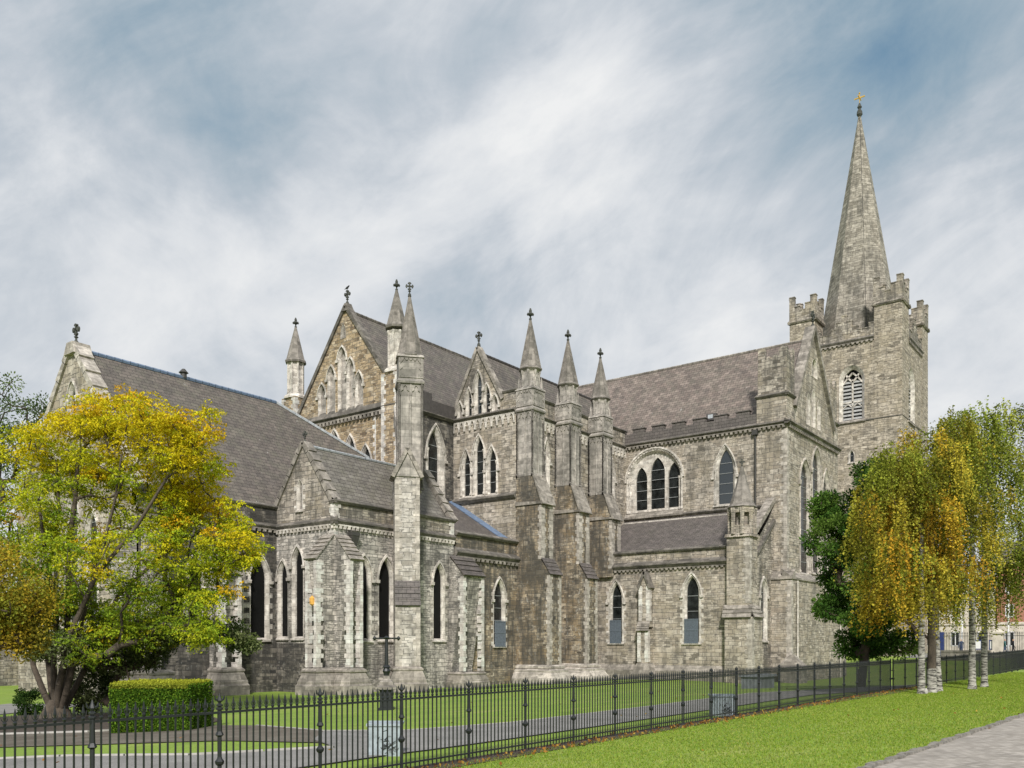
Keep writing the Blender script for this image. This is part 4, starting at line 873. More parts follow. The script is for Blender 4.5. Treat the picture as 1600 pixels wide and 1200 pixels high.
mb = MB(); a = G(1197, 1072, -.4); mb.box(TX - 1.6, TYn - 1.7, -1, TX - .3, TYn + .1, 1.0); mb.box(TX - 1.7, TYn - 1.8, 1.0, TX - .2, TYn + .15, 1.15); mb.box(TX - 1.65, TYn - 1.75, 1.15, TX - .2, TYn + .2, 2.1, tx=.62, ty=.8); cb(mb, 'plinth', M['cap'], None, 'low block with a pyramid cap at the corner')
x_ = TX - .1; yy, _ = E(1181, 700, TX); mb = MB(); mb.lathe(TX - .12, yy, [(.08, 12.5), (.08, 20.1)], 8); mb.box(TX - .3, yy - .22, 20.0, TX, yy + .22, 20.4); cb(mb, 'downpipe', M['pipe'])
# ---------- transept aisle
QX, QYn = 63.8, 26.0; fe, fn = FE(QX), FN(QYn); H = []
winpx(fe, 955.5, 970, 913, 1003, holes=H, sw=.3, quoin=.33, guard=1.8, bars=.95, rise=1.1); winpx(fe, 1072, 1090, 902, 1003, holes=H, sw=.3, quoin=.33, guard=1.8, bars=1.2, rise=1.1)
wall(fe, [(QYn, -1.2), (39.7, -1.2), (39.7, 9.2), (QYn, 9.2)], H, M['transept'])
H = []; winpx(fn, 1189, 1197, 908, 1000, holes=H, sw=.25, rise=1.0)
wall(fn, [(QX, -1.2), (TX, -1.2), (TX, 13.7), (QX, 9.2)], H, M['grey'])
string(fe, QYn, 39.7, 9.45, .4, .34, top=.25); corbels(fe, QYn + 1.2, 39.7, 9.03, .38, .2, .16); mb = MB(); mb.box(QX + .05, QYn + .1, 9.1, QX + .5, 39.7, 10.35); cb(mb, 'parapet', M['transept']); string(fe, QYn, 39.7, 10.5, .22, .16)
roofq([[(QX + .4, QYn + .3, 10.2), (QX + .4, 39.7, 10.2), (TX, 39.7, 13.95), (TX, QYn + .3, 13.95)]], 'slate_dark')
mb = MB(); mb.box(TX - .45, 26.5, 13.55, TX - .02, 39.7, 13.75); cb(mb, 'roof_flashing', M['dress'])
coping(fn, (QX + .4, 10.4), (TX, 14.6), -.5, .2, .25, mat='cap'); coping(fn, (QX + 1.3, 9.3), (TX - .1, 12.9), -.1, .22, .15, mat='string')
# gabled mid buttress on the aisle wall
ua, ub = fe.uz(1004, 900)[0], fe.uz(1020.5, 900)[0]; u0, u1 = min(ua, ub), max(ua, ub); uc = (u0 + u1) / 2
mb = MB(); mb.plate([(u0, 4.3), (u1, 4.3), (u1, 7.6), (uc, 8.7), (u0, 7.6)], fe, -.05, .62); mb.box(QX - .85, u0, -1.2, QX + .05, u1, 4.1); cb(mb, 'buttress', M['transept'])
for s in (-1, 1): coping(fe, (uc + s * (u1 - u0) * .58, 7.4), (uc, 8.75), -.05, .75, .08, mat='string')
weather(fe, u0, u1, .92, 4.05, .6, 4.75, 4, 'cap', .07)
mb = MB(); mb.box(QX - 1.3, u0 - .45, -1.2, QX, u1 + .45, .5); mb.box(QX - 1.3, u0 - .45, .5, QX + .3, u1 + .45, 1.4, tx=.4, ty=.42); cb(mb, 'plinth', M['cap'])
for yy, s in ((u0, 1), (u1, -1)): quoins(QX - .62, yy, 1, s, 4.8, 7.6, .3, .3, .3, .02); quoins(QX - .85, yy, 1, s, 1.5, 4.0, .3, .3, .3, .02)
mb = MB(); mb.prism([(-.1, -1.2), (.3, -1.2), (.3, .8), (0, 1.25), (-.1, 1.25)], fe, QYn, 39.7); cb(mb, 'plinth', M['cap'])
# corner pier with its octagonal pinnacle
py0, py1 = QYn - .7, QYn + 1.3
mb = MB(); mb.box(QX - .75, QYn - .85, -1.2, QX + 1.3, QYn + 1.3, 5.0); mb.box(QX - .5, QYn - .55, 5, QX + 1.05, QYn + 1.25, 11.0); o = cb(mb, 'corner_pier', M['transept'])
weather(FE(QX - .5), QYn - .6, QYn + 1.28, .3, 5.0, -.05, 5.9, 3, 'cap', .08, .1, .2, parent=o); weather(FN(QYn - .55), QX - .5, QX + 1.2, .35, 5.0, -.05, 5.9, 3, 'cap', .08, .1, .08, parent=o)
mb = MB(); mb.box(QX - .65, QYn - .7, 11, QX + 1.2, QYn + 1.4, 11.25, tx=.08, ty=.08); cx_, cy_ = QX + .28, QYn + .35
R = .92
for i in range(8):
    an = 2 * math.pi * i / 8 + math.pi / 8; x, y = cx_ + R * math.cos(an), cy_ + R * math.sin(an); mb.lathe(x, y, [(.2, 11.2), (.16, 11.4), (.16, 12.7), (.2, 12.9), (.22, 13.2)], 6)
mb.lathe(cx_, cy_, [(R, 11.2), (R, 11.9)], 8); mb.lathe(cx_, cy_, [(R * 1.02, 12.85), (R * 1.1, 13.25)], 8); mb.lathe(cx_, cy_, [(R * .6, 11.9), (R * .6, 12.85)], 8)
cb(mb, 'pinnacle_drum', M['transept'], o)
mb = MB(); mb.lathe(cx_, cy_, [(R * 1.05, 13.2), (R * 1.22, 13.3), (R * 1.0, 13.55), (R * .56, 14.8), (.09, 16.4)], 8); cb(mb, 'spirelet', M['spirelet'], o); cross(cx_, cy_, 16.3, .6, 'E', parent=o)
for x, y, sx, sy in ((QX - .5, QYn - .55, 1, 1), ): quoins(x, y, sx, sy, 6, 10.9, .33, .5, .35, .02, 'softquoin')
quoins(QX - .75, QYn - .85, 1, 1, -.8, 4.9, .33, .5, .35, .02, 'softquoin')
# ---------- nave and its aisle (behind the transept)
for Yw, z1, x0, x1 in ((45.9, KZ, 82, 117), (38.5, 11.5, 82, 117)):
    f = FN(Yw); H = []
    for i in range(5): window(f, x0 + 3.5 + i * 5.5, 1.1, z1 - 7, z1 - 1.8, holes=H, sw=.3)
    wall(f, [(x0, -1), (x1, -1), (x1, z1), (x0, z1)], H, M['transept']); string(f, x0, x1, z1 + .1, .3, .3)
roofq([[(80, 46, KZ), (119, 46, KZ), (119, KYc, KR), (80, KYc, KR)], [(80, KYs, KZ), (119, KYs, KZ), (119, KYc, KR), (80, KYc, KR)], [(82, 38.6, 11.5), (117, 38.6, 11.5), (117, 46, 15), (82, 46, 15)]], 'slate_pink')
wall(Fr('W', 119), [(38.5, -1), (KYs, -1), (KYs, KZ), (KYc, KR), (45.9, KZ), (38.5, 12)], [], M['grey']); wall(Fr('W', TX1), [(TYn, -1), (46, -1), (46, KZ), (TYn, KZ)], [], M['grey'])
# ---------- tower and spire
OX, OY, OW = 105.0, 24.5, 12.6; OX1, OY1 = OX + OW, OY + OW; PZ = 37.8
fe, fn = FE(OX), FN(OY); H = []
# belfry window, two louvred lights
def belfry(f, pl, pr, pt, pb, H):
    ua, ub = f.uz(pl, pt)[0], f.uz(pr, pt)[0]; cu = (ua + ub) / 2; w = abs(ua - ub); zt = f.uz((pl + pr) / 2, pt)[1]; z0 = f.uz((pl + pr) / 2, pb)[1]
    outer = lancet(cu, w + .7, z0 - .1, zt + .4, w * .75); inner = lancet(cu, w, z0, zt, w * .7); H.append(outer); mb = MB()
    mb.quadstrip(ringpts(f, outer, -.05), ringpts(f, outer, .05), True); mb.quadstrip(ringpts(f, outer, .05), ringpts(f, inner, -.3), True); mb.quadstrip(ringpts(f, inner, -.3), ringpts(f, inner, -.6), True)
    zs = zt - w * .7
    def bar(u0, z0_, u1, z1_, t=.09):
        d = Vector((u1 - u0, z1_ - z0_)).normalized(); q = Vector((-d.y, d.x)) * t; mb.plate([(u0 - q.x, z0_ - q.y), (u1 - q.x, z1_ - q.y), (u1 + q.x, z1_ + q.y), (u0 + q.x, z0_ + q.y)], f, -.5, -.3)
    bar(cu, z0, cu, zs + .3); zm = z0 + (zs - z0) * .48; bar(cu - w / 2, zm, cu + w / 2, zm)
    for s in (-1, 1):
        bar(cu, zs, cu + s * w * .25, zs + w * .28); bar(cu + s * w * .5, zs - .1, cu + s * w * .25, zs + w * .28); bar(cu + s * w * .25, zs + w * .28, cu, zs + w * .5); bar(cu + s * w * .22, zs + w * .25, cu + s * w * .33, zs + w * .42)
        bar(cu + s * w * .02, zm - .6, cu + s * w * .25, zm - .15, .06); bar(cu + s * w * .48, zm - .6, cu + s * w * .25, zm - .15, .06)
    o = cb(mb, 'belfry_window', M['dress']); mb = MB(); z = z0 + .1
    while z < zs:
        mb.prism([(-.55, z + .28), (-.32, z), (-.32, z + .07), (-.55, z + .35)], f, cu - w / 2, cu + w / 2); z += .42
    cb(mb, 'louvres', M['louvre'], o); mb = MB(); mb.poly(ringpts(f, inner, -.6)); cb(mb, 'pane', M['black'], o)
    mb = MB(); mb.prism([(-.3, z0 - .35), (.2, z0 - .35), (.2, z0 - .2), (-.1, z0), (-.3, z0)], f, cu - w / 2 - .5, cu + w / 2 + .5); cb(mb, 'sill', M['cap'], o)
belfry(fe, 1316, 1346, 576, 656, H)
winpx(fe, 1328, 1333, 705, 722, holes=H, hood=False, sw=.2)
wall(fe, [(OY, -2), (OY1, -2), (OY1, PZ), (OY, PZ)], H, M['tower'])
H = []; belfry(fn, 1419.3, 1427.3, 580, 659, H)
wall(fn, [(OX, -2), (OX1, -2), (OX1, PZ), (OX, PZ)], H, M['tower'])
wall(Fr('W', OX1), [(OY, -2), (OY1, -2), (OY1, PZ), (OY, PZ)], [], M['tower']); wall(Fr('S', OY1), [(OX, -2), (OX1, -2), (OX1, PZ), (OX, PZ)], [], M['tower'])
mb = MB(); mb.box(OX + .2, OY + .2, PZ - .6, OX1 - .2, OY1 - .2, PZ - .4); cb(mb, 'tower_roof', M['lead'])
T = 2.95
def merlons(f, u0, u1, zb, steps, th=.5):
    u0 += .02; u1 -= .02; zb += {'E': 0, 'N': .012, 'W': .024, 'S': .036}[f.k]
    """crow-stepped merlons: list of relative heights across the span"""
    mb = MB(); n = len(steps); st = (u1 - u0) / n
    pts = [(u0, zb)]
    for i, h in enumerate(steps): pts += [(u0 + st * i, zb + h), (u0 + st * (i + 1), zb + h)]
    pts += [(u1, zb)]
    for i, h in enumerate(steps):
        mb.plate([(u0 + st * i, zb - .1), (u0 + st * (i + 1), zb - .1), (u0 + st * (i + 1), zb + h), (u0 + st * i, zb + h)], f, -th, 0)
        mb.plate([(u0 + st * i - .03, zb + h), (u0 + st * (i + 1) + .03, zb + h), (u0 + st * (i + 1) + .03, zb + h + .12), (u0 + st * i - .03, zb + h + .12)], f, -th - .05, .05)
    return mb
sides = (('E', OX, OY, OY1), ('N', OY, OX, OX1), ('W', OX1, OY, OY1), ('S', OY1, OX, OX1))
for k, p, a, b_ in sides:
    f = Fr(k, p); cb(merlons(f, a + T, b_ - T, PZ + .2, [1.5, 1.0, 1.0, 1.5, 2.2, 2.9, 2.2, 1.5, 1.0, 1.0, 1.5][:: (1 if k != 'E' else 1)]), 'battlement', M['grey'])
    string(f, a + T, b_ - T, PZ + .25, .35, .25); corbels(f, a + T, b_ - T, PZ - .15, .5, .25, .18)
    string(f, a, b_, 28.6, .2, .12)
TT = 41.4
for (x0, y0) in ((OX, OY), (OX, OY1 - T), (OX1 - T, OY), (OX1 - T, OY1 - T)):
    mb = MB(); e = .06; mb.box(x0 - (e if x0 == OX else 0), y0 - (e if y0 == OY else 0), 20 if 1 else 0, x0 + T + (e if x0 != OX else 0), y0 + T + (e if y0 != OY else 0), TT); o = cb(mb, 'tower_turret', M['tower'])
    mb = MB()
    for k, p, a in (('E', x0 - .1, y0), ('N', y0 - .1, x0), ('W', x0 + T + .1, y0), ('S', y0 + T + .1, x0)):
        q = merlons(Fr(k, p), a - .1, a + T + .1, TT + .1, [2.7, 1.9, 1.2, 1.7, 2.9], .45); bb = len(mb.v); mb.v += q.v; mb.f += [tuple(i + bb for i in f_) for f_ in q.f]; mb.m += q.m
        string(Fr(k, p), a - .25, a + T + .25, TT + .15, .3, .18, mb)
    cb(mb, 'battlement', M['grey'], o)
mb = MB(); SC = (OX + OW / 2, OY + OW / 2)
prof = [(4.95, PZ - .4)] + [((68.0 - z) * .163 * (1 + .02 * math.sin((z - 38) / 30 * math.pi)), z) for z in np.linspace(PZ, 67.3, 30)]
mb.lathe(*SC, prof, 8); sp = cb(mb, 'spire', M['spire'])
mb = MB(); mb.lathe(*SC, [(.16, 67.0), (.35, 67.3), (.3, 67.7), (.15, 68.0), (.28, 68.2), (.08, 68.7)], 8); cb(mb, 'finial', M['finial'], sp)
mb = MB(); mb.lathe(*SC, [(.045, 68.5), (.045, 69.9)], 6); mb.box(SC[0] - .05, SC[1] - .62, 69.3, SC[0] + .05, SC[1] + .62, 69.44); mb.box(SC[0] - .62, SC[1] - .05, 69.31, SC[0] + .62, SC[1] + .05, 69.43); mb.lathe(*SC, [(.02, 69.75), (.13, 69.9), (.02, 70.05)], 6); cb(mb, 'spire_cross', M['gold'], sp)
mb = MB(); an = math.radians(205); mb.tube((SC[0] + 4.9 * math.cos(an), SC[1] + 4.9 * math.sin(an), PZ), (SC[0] + .2 * math.cos(an), SC[1] + .2 * math.sin(an), 67), .03, .03, 4); cb(mb, 'lightning_conductor', M['pipe'], sp)

# ------------------------------------------------------------------ iron railings
def fence_run(p0, p1, label, zoff=0.0, H=1.03, panel=1.452, nbar=15, seed=0):
    p0 = Vector(p0); p1 = Vector(p1); L = (p1 - p0).length; n = round(L / panel); d = (p1 - p0) / n; dn = d.normalized()
    root = empty('iron_fence', (p0.x, p0.y, gz(p0.x, p0.y)), label=label, cat='fence')
    for i in range(n + 1):
        p = p0 + d * i; z = gz(p.x, p.y - .3) - .02; mb = MB(); r = .023
        mb.lathe(p.x, p.y, [(r * 1.8, z - .1), (r * 1.8, z + .03), (r, z + .06), (r, z + .42), (r * 1.9, z + .44), (r * 2.2, z + .47), (r * 1.2, z + .5), (r, z + .52), (r, z + .74), (r * 2, z + .76), (r * 1.2, z + .8), (r, z + H), (r * 1.6, z + H + .01), (r * 1.6, z + H + .025), (r * .8, z + H + .04), (r * 1.5, z + H + .05), (r * 1.5, z + H + .065), (r * .6, z + H + .08), (r * 1.3, z + H + .11), (r * .7, z + H + .15), (.004, z + H + .19)], 6)
        for s in (-1, 1):
            q = p + dn * (s * .05); mb.tube((p.x, p.y, z + H + .1), (q.x, q.y, z + H + .12), .01, .012, 4); mb.tube((q.x, q.y, z + H + .12), (q.x + dn.x * s * .012, q.y + dn.y * s * .012, z + H + .165), .012, .005, 4)
        if i < 40: mb.build('post', M['iron'], root)
        else: mb.build('post', M['iron'], root)
    for i in range(n):
        a = p0 + d * i; b = a + d; mb = MB(); za = gz(a.x, a.y - .3); zb = gz(b.x, b.y - .3)
        def rail(h, w, t):
            q = Vector((-dn.y, dn.x)) * w / 2
            mb.hexa([(a.x - q.x, a.y - q.y, za + h), (b.x - q.x, b.y - q.y, zb + h), (b.x + q.x, b.y + q.y, zb + h), (a.x + q.x, a.y + q.y, za + h), (a.x - q.x, a.y - q.y, za + h + t), (b.x - q.x, b.y - q.y, zb + h + t), (b.x + q.x, b.y + q.y, zb + h + t), (a.x + q.x, a.y + q.y, za + h + t)])
        rail(.1, .03, .022); rail(.975, .035, .025)
        for k in range(1, nbar + 1):
            t = k / (nbar + 1); p = a.lerp(b, t); z = za + (zb - za) * t; r = .0105
            mb.lathe(p.x, p.y, [(r, z + .03), (r, z + 1.0)], 4)
            mb.lathe(p.x, p.y, [(r, z + 1.0), (r * 1.9, z + 1.025), (r * .8, z + 1.045), (r * 1.6, z + 1.08), (.002, z + 1.16)], 4)
            for s in (-1, 1):
                q = p + dn * (s * .026); mb.tube((p.x, p.y, z + 1.03), (q.x, q.y, z + 1.055), .005, .006, 3); mb.tube((q.x, q.y, z + 1.055), (q.x + dn.x * s * .006, q.y + dn.y * s * .006, z + 1.10), .006, .002, 3)
        mb.build('railing_panel', M['iron'], root)
fence_run((0.12, 8.42), (34.42, 8.42), 'black iron railing with spear-head bars between the park lawn and churchyard')
fence_run((34.6, 8.38), (95, 4.66), 'far stretch of black spear-head railing beyond the birch trunks')

# ------------------------------------------------------------------ vegetation
def leaves(name, P, size, cols, parent=None, mat=None, up=0.0, seed=0, aspect=.55, mats=None):
    rng = np.random.default_rng(seed); n = len(P)
    a = rng.normal(size=(n, 3)); a /= np.linalg.norm(a, axis=1)[:, None]
    b = rng.normal(size=(n, 3)); b[:, 2] *= (1 - up); b -= (a * b).sum(1)[:, None] * a; b /= np.linalg.norm(b, axis=1)[:, None]
    if np.isscalar(size): size = np.full(n, size)
    s = (size * rng.uniform(.6, 1.3, n))[:, None]
    V = np.stack([P - a * s, P + b * s * aspect, P + a * s, P - b * s * aspect], 1).reshape(-1, 3)
    me = bpy.data.meshes.new(name); me.vertices.add(4 * n); me.vertices.foreach_set('co', V.astype(np.float32).ravel())
    me.loops.add(4 * n); me.loops.foreach_set('vertex_index', np.arange(4 * n, dtype=np.int32)); me.polygons.add(n)
    me.polygons.foreach_set('loop_start', np.arange(0, 4 * n, 4, dtype=np.int32)); me.polygons.foreach_set('loop_total', np.full(n, 4, dtype=np.int32))
    at = me.attributes.new('Col', 'FLOAT_COLOR', 'FACE'); at.data.foreach_set('color', np.concatenate([cols, np.ones((n, 1))], 1).astype(np.float32).ravel())
    me.materials.append(mat or M['leaf']); me.update(); me.validate()
    o = bpy.data.objects.new(name, me); C.objects.link(o)
    if parent:
        o.parent = parent; o.matrix_parent_inverse = Matrix.Translation(-parent.location)
    return o
def clump_leaves(T, R, per, pal, seed, flat=.8, pick=None):
    rng = np.random.default_rng(seed); n = len(T); idx = np.repeat(np.arange(n), per)
    v = rng.normal(size=(len(idx), 3)); v /= np.linalg.norm(v, axis=1)[:, None]; r = rng.uniform(0, 1, len(idx)) ** (1 / 2.2)
    P = T[idx] + v * (r * R[idx])[:, None] * np.array([1, 1, flat])
    pal = np.array(pal); ci = rng.integers(0, len(pal), n) if pick is None else pick
    c = pal[ci][idx]; c = c + (pal[rng.integers(0, len(pal), len(idx))] - c) * rng.uniform(0, .45, (len(idx), 1))
    c = c * rng.uniform(.7, 1.25, (len(idx), 1)); return P, np.clip(c, 0, 1)
def skeleton(stems, T, name, mat, parent, r_tip=.012, rp=.46, seed=0, sag=.0, rmax=9, floor=0):
    """stems: list of polylines sharing roots; T: targets. grows branches to the targets, radii by what they carry"""
    rng = random.Random(seed); pos = []; par = []
    for st in stems:
        last = -1
        for p in st: pos.append(Vector(p)); par.append(last); last = len(pos) - 1
    nst = len(pos); fl = [floor * max(.25, 1 - .13 * k) for st in stems for k in range(len(st))]
    base = np.mean([s[0] for s in stems], 0); order = sorted(range(len(T)), key=lambda i: np.linalg.norm(T[i] - base))
    tips = []
    for i in order:
        t = Vector(T[i]); A = np.array([tuple(p) for p in pos]); d = np.linalg.norm(A - np.array(t), axis=1) + np.maximum(0, A[:, 2] - t.z + .2) * 1.2
        j = int(np.argmin(d)); p = pos[j]; L = (t - p).length; n = max(1, int(L / .45)); last = j
        for k in range(1, n + 1):
            f = k / n; q = p.lerp(t, f); q.z += math.sin(f * math.pi) * L * .06
            if k < n: q += Vector((rng.uniform(-1, 1), rng.uniform(-1, 1), rng.uniform(-1, 1))) * .07 * min(L, 2)
            pos.append(q); par.append(last); last = len(pos) - 1
        tips.append(last)
    w = [0] * len(pos)
    for t in tips: w[t] += 1
    ch = [0] * len(pos)
    for i in range(len(pos) - 1, -1, -1):
        if par[i] >= 0: w[par[i]] += w[i]
    mb = MB()
    for i in range(len(pos)):
        if par[i] >= 0:
            ra = min(rmax, r_tip * max(1, w[par[i]]) ** rp); rb = min(rmax, r_tip * max(1, w[i]) ** rp)
            if floor and i < nst: rb = max(rb, fl[i]); ra = max(ra, fl[par[i]] if par[i] < nst else 0)
            ra = min(ra, rb * 1.6) if w[i] < w[par[i]] * .6 else ra
            mb.tube(pos[par[i]], pos[i], ra, rb, 7 if rb > .06 else 4)
    return mb.build(name, mat, parent, smooth=True)
def ell(n, c, r, seed, lo=.35, zmin=None):
    rng = np.random.default_rng(seed); v = rng.normal(size=(n, 3)); v /= np.linalg.norm(v, axis=1)[:, None]; q = rng.uniform(lo ** 3, 1, n) ** (1 / 3)
    P = np.array(c) + v * q[:, None] * np.array(r); 
    if zmin is not None: P = P[P[:, 2] > zmin]
    return P
VR = Vector((s_, -c_, 0)); VF = Vector((c_, s_, 0))         # right and forward of the viewing axis, for sizing crowns
def at(px, py, d): t = (px - 800) / 1380; return np.array([d * (c_ + s_ * t), d * (s_ - c_ * t), EYE + (1005 - py) / 1380 * d])

# --- multi-stemmed yellow tree
D = 34.0; b0 = at(88, 1118, D); b0[2] = gz(b0[0], b0[1]) - .1
Tt = []; r5s = np.random.default_rng(55)
rng = np.random.default_rng(5)
blobs = [(150, 955, 75, .9), (225, 965, 70, .8), (90, 945, 60, .7), (300, 960, 45, .5), (45, 950, 40, .4), (190, 1000, 45, .4), (60, 985, 40, .35), (130, 1005, 40, .3), (320, 985, 35, .3), (60, 715, 65, 1.0), (130, 700, 80, 1.1), (205, 690, 85, 1.2), (285, 710, 70, 1.0), (230, 780, 90, 1.2), (120, 790, 95, 1.2), (300, 800, 65, 1.0), (40, 800, 70, 1.0), (355, 850, 48, .7), (280, 875, 80, 1.0), (180, 880, 95, 1.1),
         (330, 910, 48, .6), (80, 880, 70, .9), (250, 950, 60, .6), (300, 660, 38, .4), (215, 655, 50, .5), (165, 640, 40, .35), (380, 850, 25, .25), (310, 765, 60, .6)]
for i, (px, py, r, k) in enumerate(blobs):
    n = int(27 * k); c = at(px, py, D + rng.uniform(-1.6, 1.6)); rr = r * D / 1380
    Tt.append(ell(n, c, (rr, rr, rr * .85), 50 + i, .2))
Tt = np.concatenate(Tt)
for i in range(34):
    a_ = r5s.uniform(); q = at(30 + 350 * a_, 0, D + r5s.uniform(-1.5, 1.5)); q[2] = np.interp(a_, [0, .3, .5, .75, .9, 1], [10.6, 11.7, 12.4, 11.2, 8.5, 7.2]) + r5s.uniform(-.5, .45); Tt = np.vstack([Tt, q])
tr = empty('multi_stemmed_tree', tuple(b0), label='multi-stemmed tree with bright yellow-green autumn crown beside the clipped hedge', cat='tree')
def st(pts): return [tuple(at(px, py, D + dd)) if k else tuple(b0 + np.array([0, 0, 0])) for k, (px, py, dd) in enumerate(pts)]
stems = [st([(0, 0, 0), (92, 1070, -.6), (110, 990, -1), (150, 900, -1.2), (215, 820, -1.4), (262, 745, -1.3)]), st([(0, 0, 0), (80, 1075, .5), (72, 1000, .7), (76, 900, .8), (92, 800, .7), (88, 720, .6)]), st([(0, 0, 0), (70, 1085, 0), (52, 1040, .2), (50, 985, .3), (38, 920, .5), (22, 850, .6)]), st([(0, 0, 0), (85, 1075, -.2), (84, 1020, -.2), (90, 950, -.2), (70, 860, -.3), (60, 780, -.5)]),
         st([(0, 0, 0), (98, 1080, .2), (102, 1020, .3), (108, 940, .3), (106, 860, .4), (118, 780, .2), (122, 710, .1)]), st([(0, 0, 0), (102, 1085, -.3), (118, 1020, -.5), (135, 940, -.8), (160, 860, -1.0), (180, 780, -1), (190, 710, -.9)]),
         st([(0, 0, 0), (110, 1090, .3), (135, 1040, .7), (150, 1000, 1), (185, 930, 1.3), (240, 880, 1.5), (300, 830, 1.6)])]
skeleton(stems, Tt, 'trunk', M['bark'], tr, .012, .47, 3, rmax=.15, floor=.14)
mb = MB(); mb.lathe(b0[0], b0[1], [(.85, b0[2] - .3), (.62, b0[2] + .12), (.42, b0[2] + .5), (.25, b0[2] + .8)], 10); mb.build('root_flare', M['bark'], tr, smooth=True)
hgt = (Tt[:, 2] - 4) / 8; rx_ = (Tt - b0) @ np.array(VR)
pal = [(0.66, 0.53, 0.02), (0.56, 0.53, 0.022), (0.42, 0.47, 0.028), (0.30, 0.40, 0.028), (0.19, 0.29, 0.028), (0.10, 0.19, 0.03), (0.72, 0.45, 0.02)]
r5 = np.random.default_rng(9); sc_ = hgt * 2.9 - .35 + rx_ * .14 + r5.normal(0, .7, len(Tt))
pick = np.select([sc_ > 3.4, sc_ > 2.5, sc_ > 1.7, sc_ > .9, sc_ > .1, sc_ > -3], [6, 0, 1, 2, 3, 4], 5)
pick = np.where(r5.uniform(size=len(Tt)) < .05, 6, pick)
def fronds(T, pick, pal, per, R, nl, L, seed, flat=.6):
    """pinnate sprays: each a drooping rib with paired leaflets"""
    rng = np.random.default_rng(seed); pal = np.array(pal); idx = np.repeat(np.arange(len(T)), per); n = len(idx)
    v = rng.normal(size=(n, 3)); v /= np.linalg.norm(v, axis=1)[:, None]; base = T[idx] + v * (rng.uniform(0, 1, n) ** .5 * R)[:, None] * np.array([1, 1, flat])
    d = v * np.array([1, 1, .35]) + rng.normal(size=(n, 3)) * .35; d[:, 2] -= .1; d /= np.linalg.norm(d, axis=1)[:, None]; side = np.cross(d, [0, 0, 1]); side /= np.linalg.norm(side, axis=1)[:, None]
    col = pal[pick[idx]]; mixk = rng.integers(0, len(pal), n); col = col + (pal[mixk] - col) * rng.uniform(0, .35, (n, 1)); col *= rng.uniform(.7, 1.2, (n, 1)); P = []; Cc = []
    for k in range(nl):
        t = (k // 2 + .5) / (nl / 2); sg = 1 if k % 2 else -1; w = .45 * L * math.sin(min(1, t + .25) * 2.6)
        P.append(base + d * (t * L) + side * (sg * w) + np.array([0, 0, -.35 * L * t * t]) + rng.normal(size=(n, 3)) * .012); Cc.append(col * rng.uniform(.85, 1.15, (n, 1)))
    return np.concatenate(P), np.clip(np.concatenate(Cc), 0, 1)
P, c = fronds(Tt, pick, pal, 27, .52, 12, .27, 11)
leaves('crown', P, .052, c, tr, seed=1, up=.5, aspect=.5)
# --- glossy dark shrub at its foot
sb = empty('shrub', (18.2, 31.8, 0.1), label='dark glossy evergreen shrub under the yellow tree, left of the hedge', cat='shrub')
T2 = np.concatenate([ell(60, at(190, 1010, 35), (1.9, 1.5, 1.0), 1, .2), ell(34, at(285, 985, 35), (1.5, 1.2, .6), 2, .2), ell(22, at(100, 1010, 33), (1.3, .8, .6), 3, .2), ell(36, at(145, 1070, 35.5), (.9, .9, 1.1), 4, .2), ell(14, at(345, 985, 35.5), (1.1, .8, .4), 41, .2), ell(14, at(375, 1005, 35.5), (.6, .5, .3), 42, .2)])
T2 = T2[T2[:, 2] > .25]
s0 = np.array([18.4, 32.3, 0.05]); skeleton([[tuple(s0), tuple(s0 + np.array([.1, .1, 1.2])), tuple(at(190, 1010, 35))]], T2, 'trunk', M['barkdark'], sb, .016, .42, 4, rmax=.12)
P, c = clump_leaves(T2, np.full(len(T2), .5), 170, [(0.08, 0.105, 0.035), (0.13, 0.16, 0.055), (0.22, 0.25, 0.11), (0.05, 0.075, 0.025)], 12, .7); leaves('foliage', P, .06, c, sb, seed=2)
# --- russet weeping shrub at the left edge
rs = empty('weeping_tree', (10.2, 22.9, .6), label='russet and olive weeping tree cut by the left edge of the picture', cat='tree')
D2 = 26.0; T3 = np.concatenate([ell(80, at(0, 935, D2), (1.6, 1.6, 1.1), 21, .3), ell(30, at(-40, 900, D2), (1.6, 1.6, 1.4), 22, .3), ell(26, at(25, 985, D2), (.75, .75, .8), 23, .3)]); T3 = T3[T3[:, 2] > 1.6]
b3 = at(-20, 1100, D2); b3[2] = gz(b3[0], b3[1]); skeleton([[tuple(b3), tuple(at(-25, 1000, D2)), tuple(at(-15, 930, D2)), tuple(at(-5, 880, D2))]], T3, 'trunk', M['barkdark'], rs, .012, .45, 5, rmax=.14)
P, c = clump_leaves(T3, np.full(len(T3), .42), 170, [(0.36, 0.28, 0.03), (0.26, 0.24, 0.03), (0.44, 0.31, 0.03), (0.24, 0.27, 0.035), (0.17, 0.16, 0.025)], 13, 1.3); leaves('crown', P, .05, c, rs, seed=3)
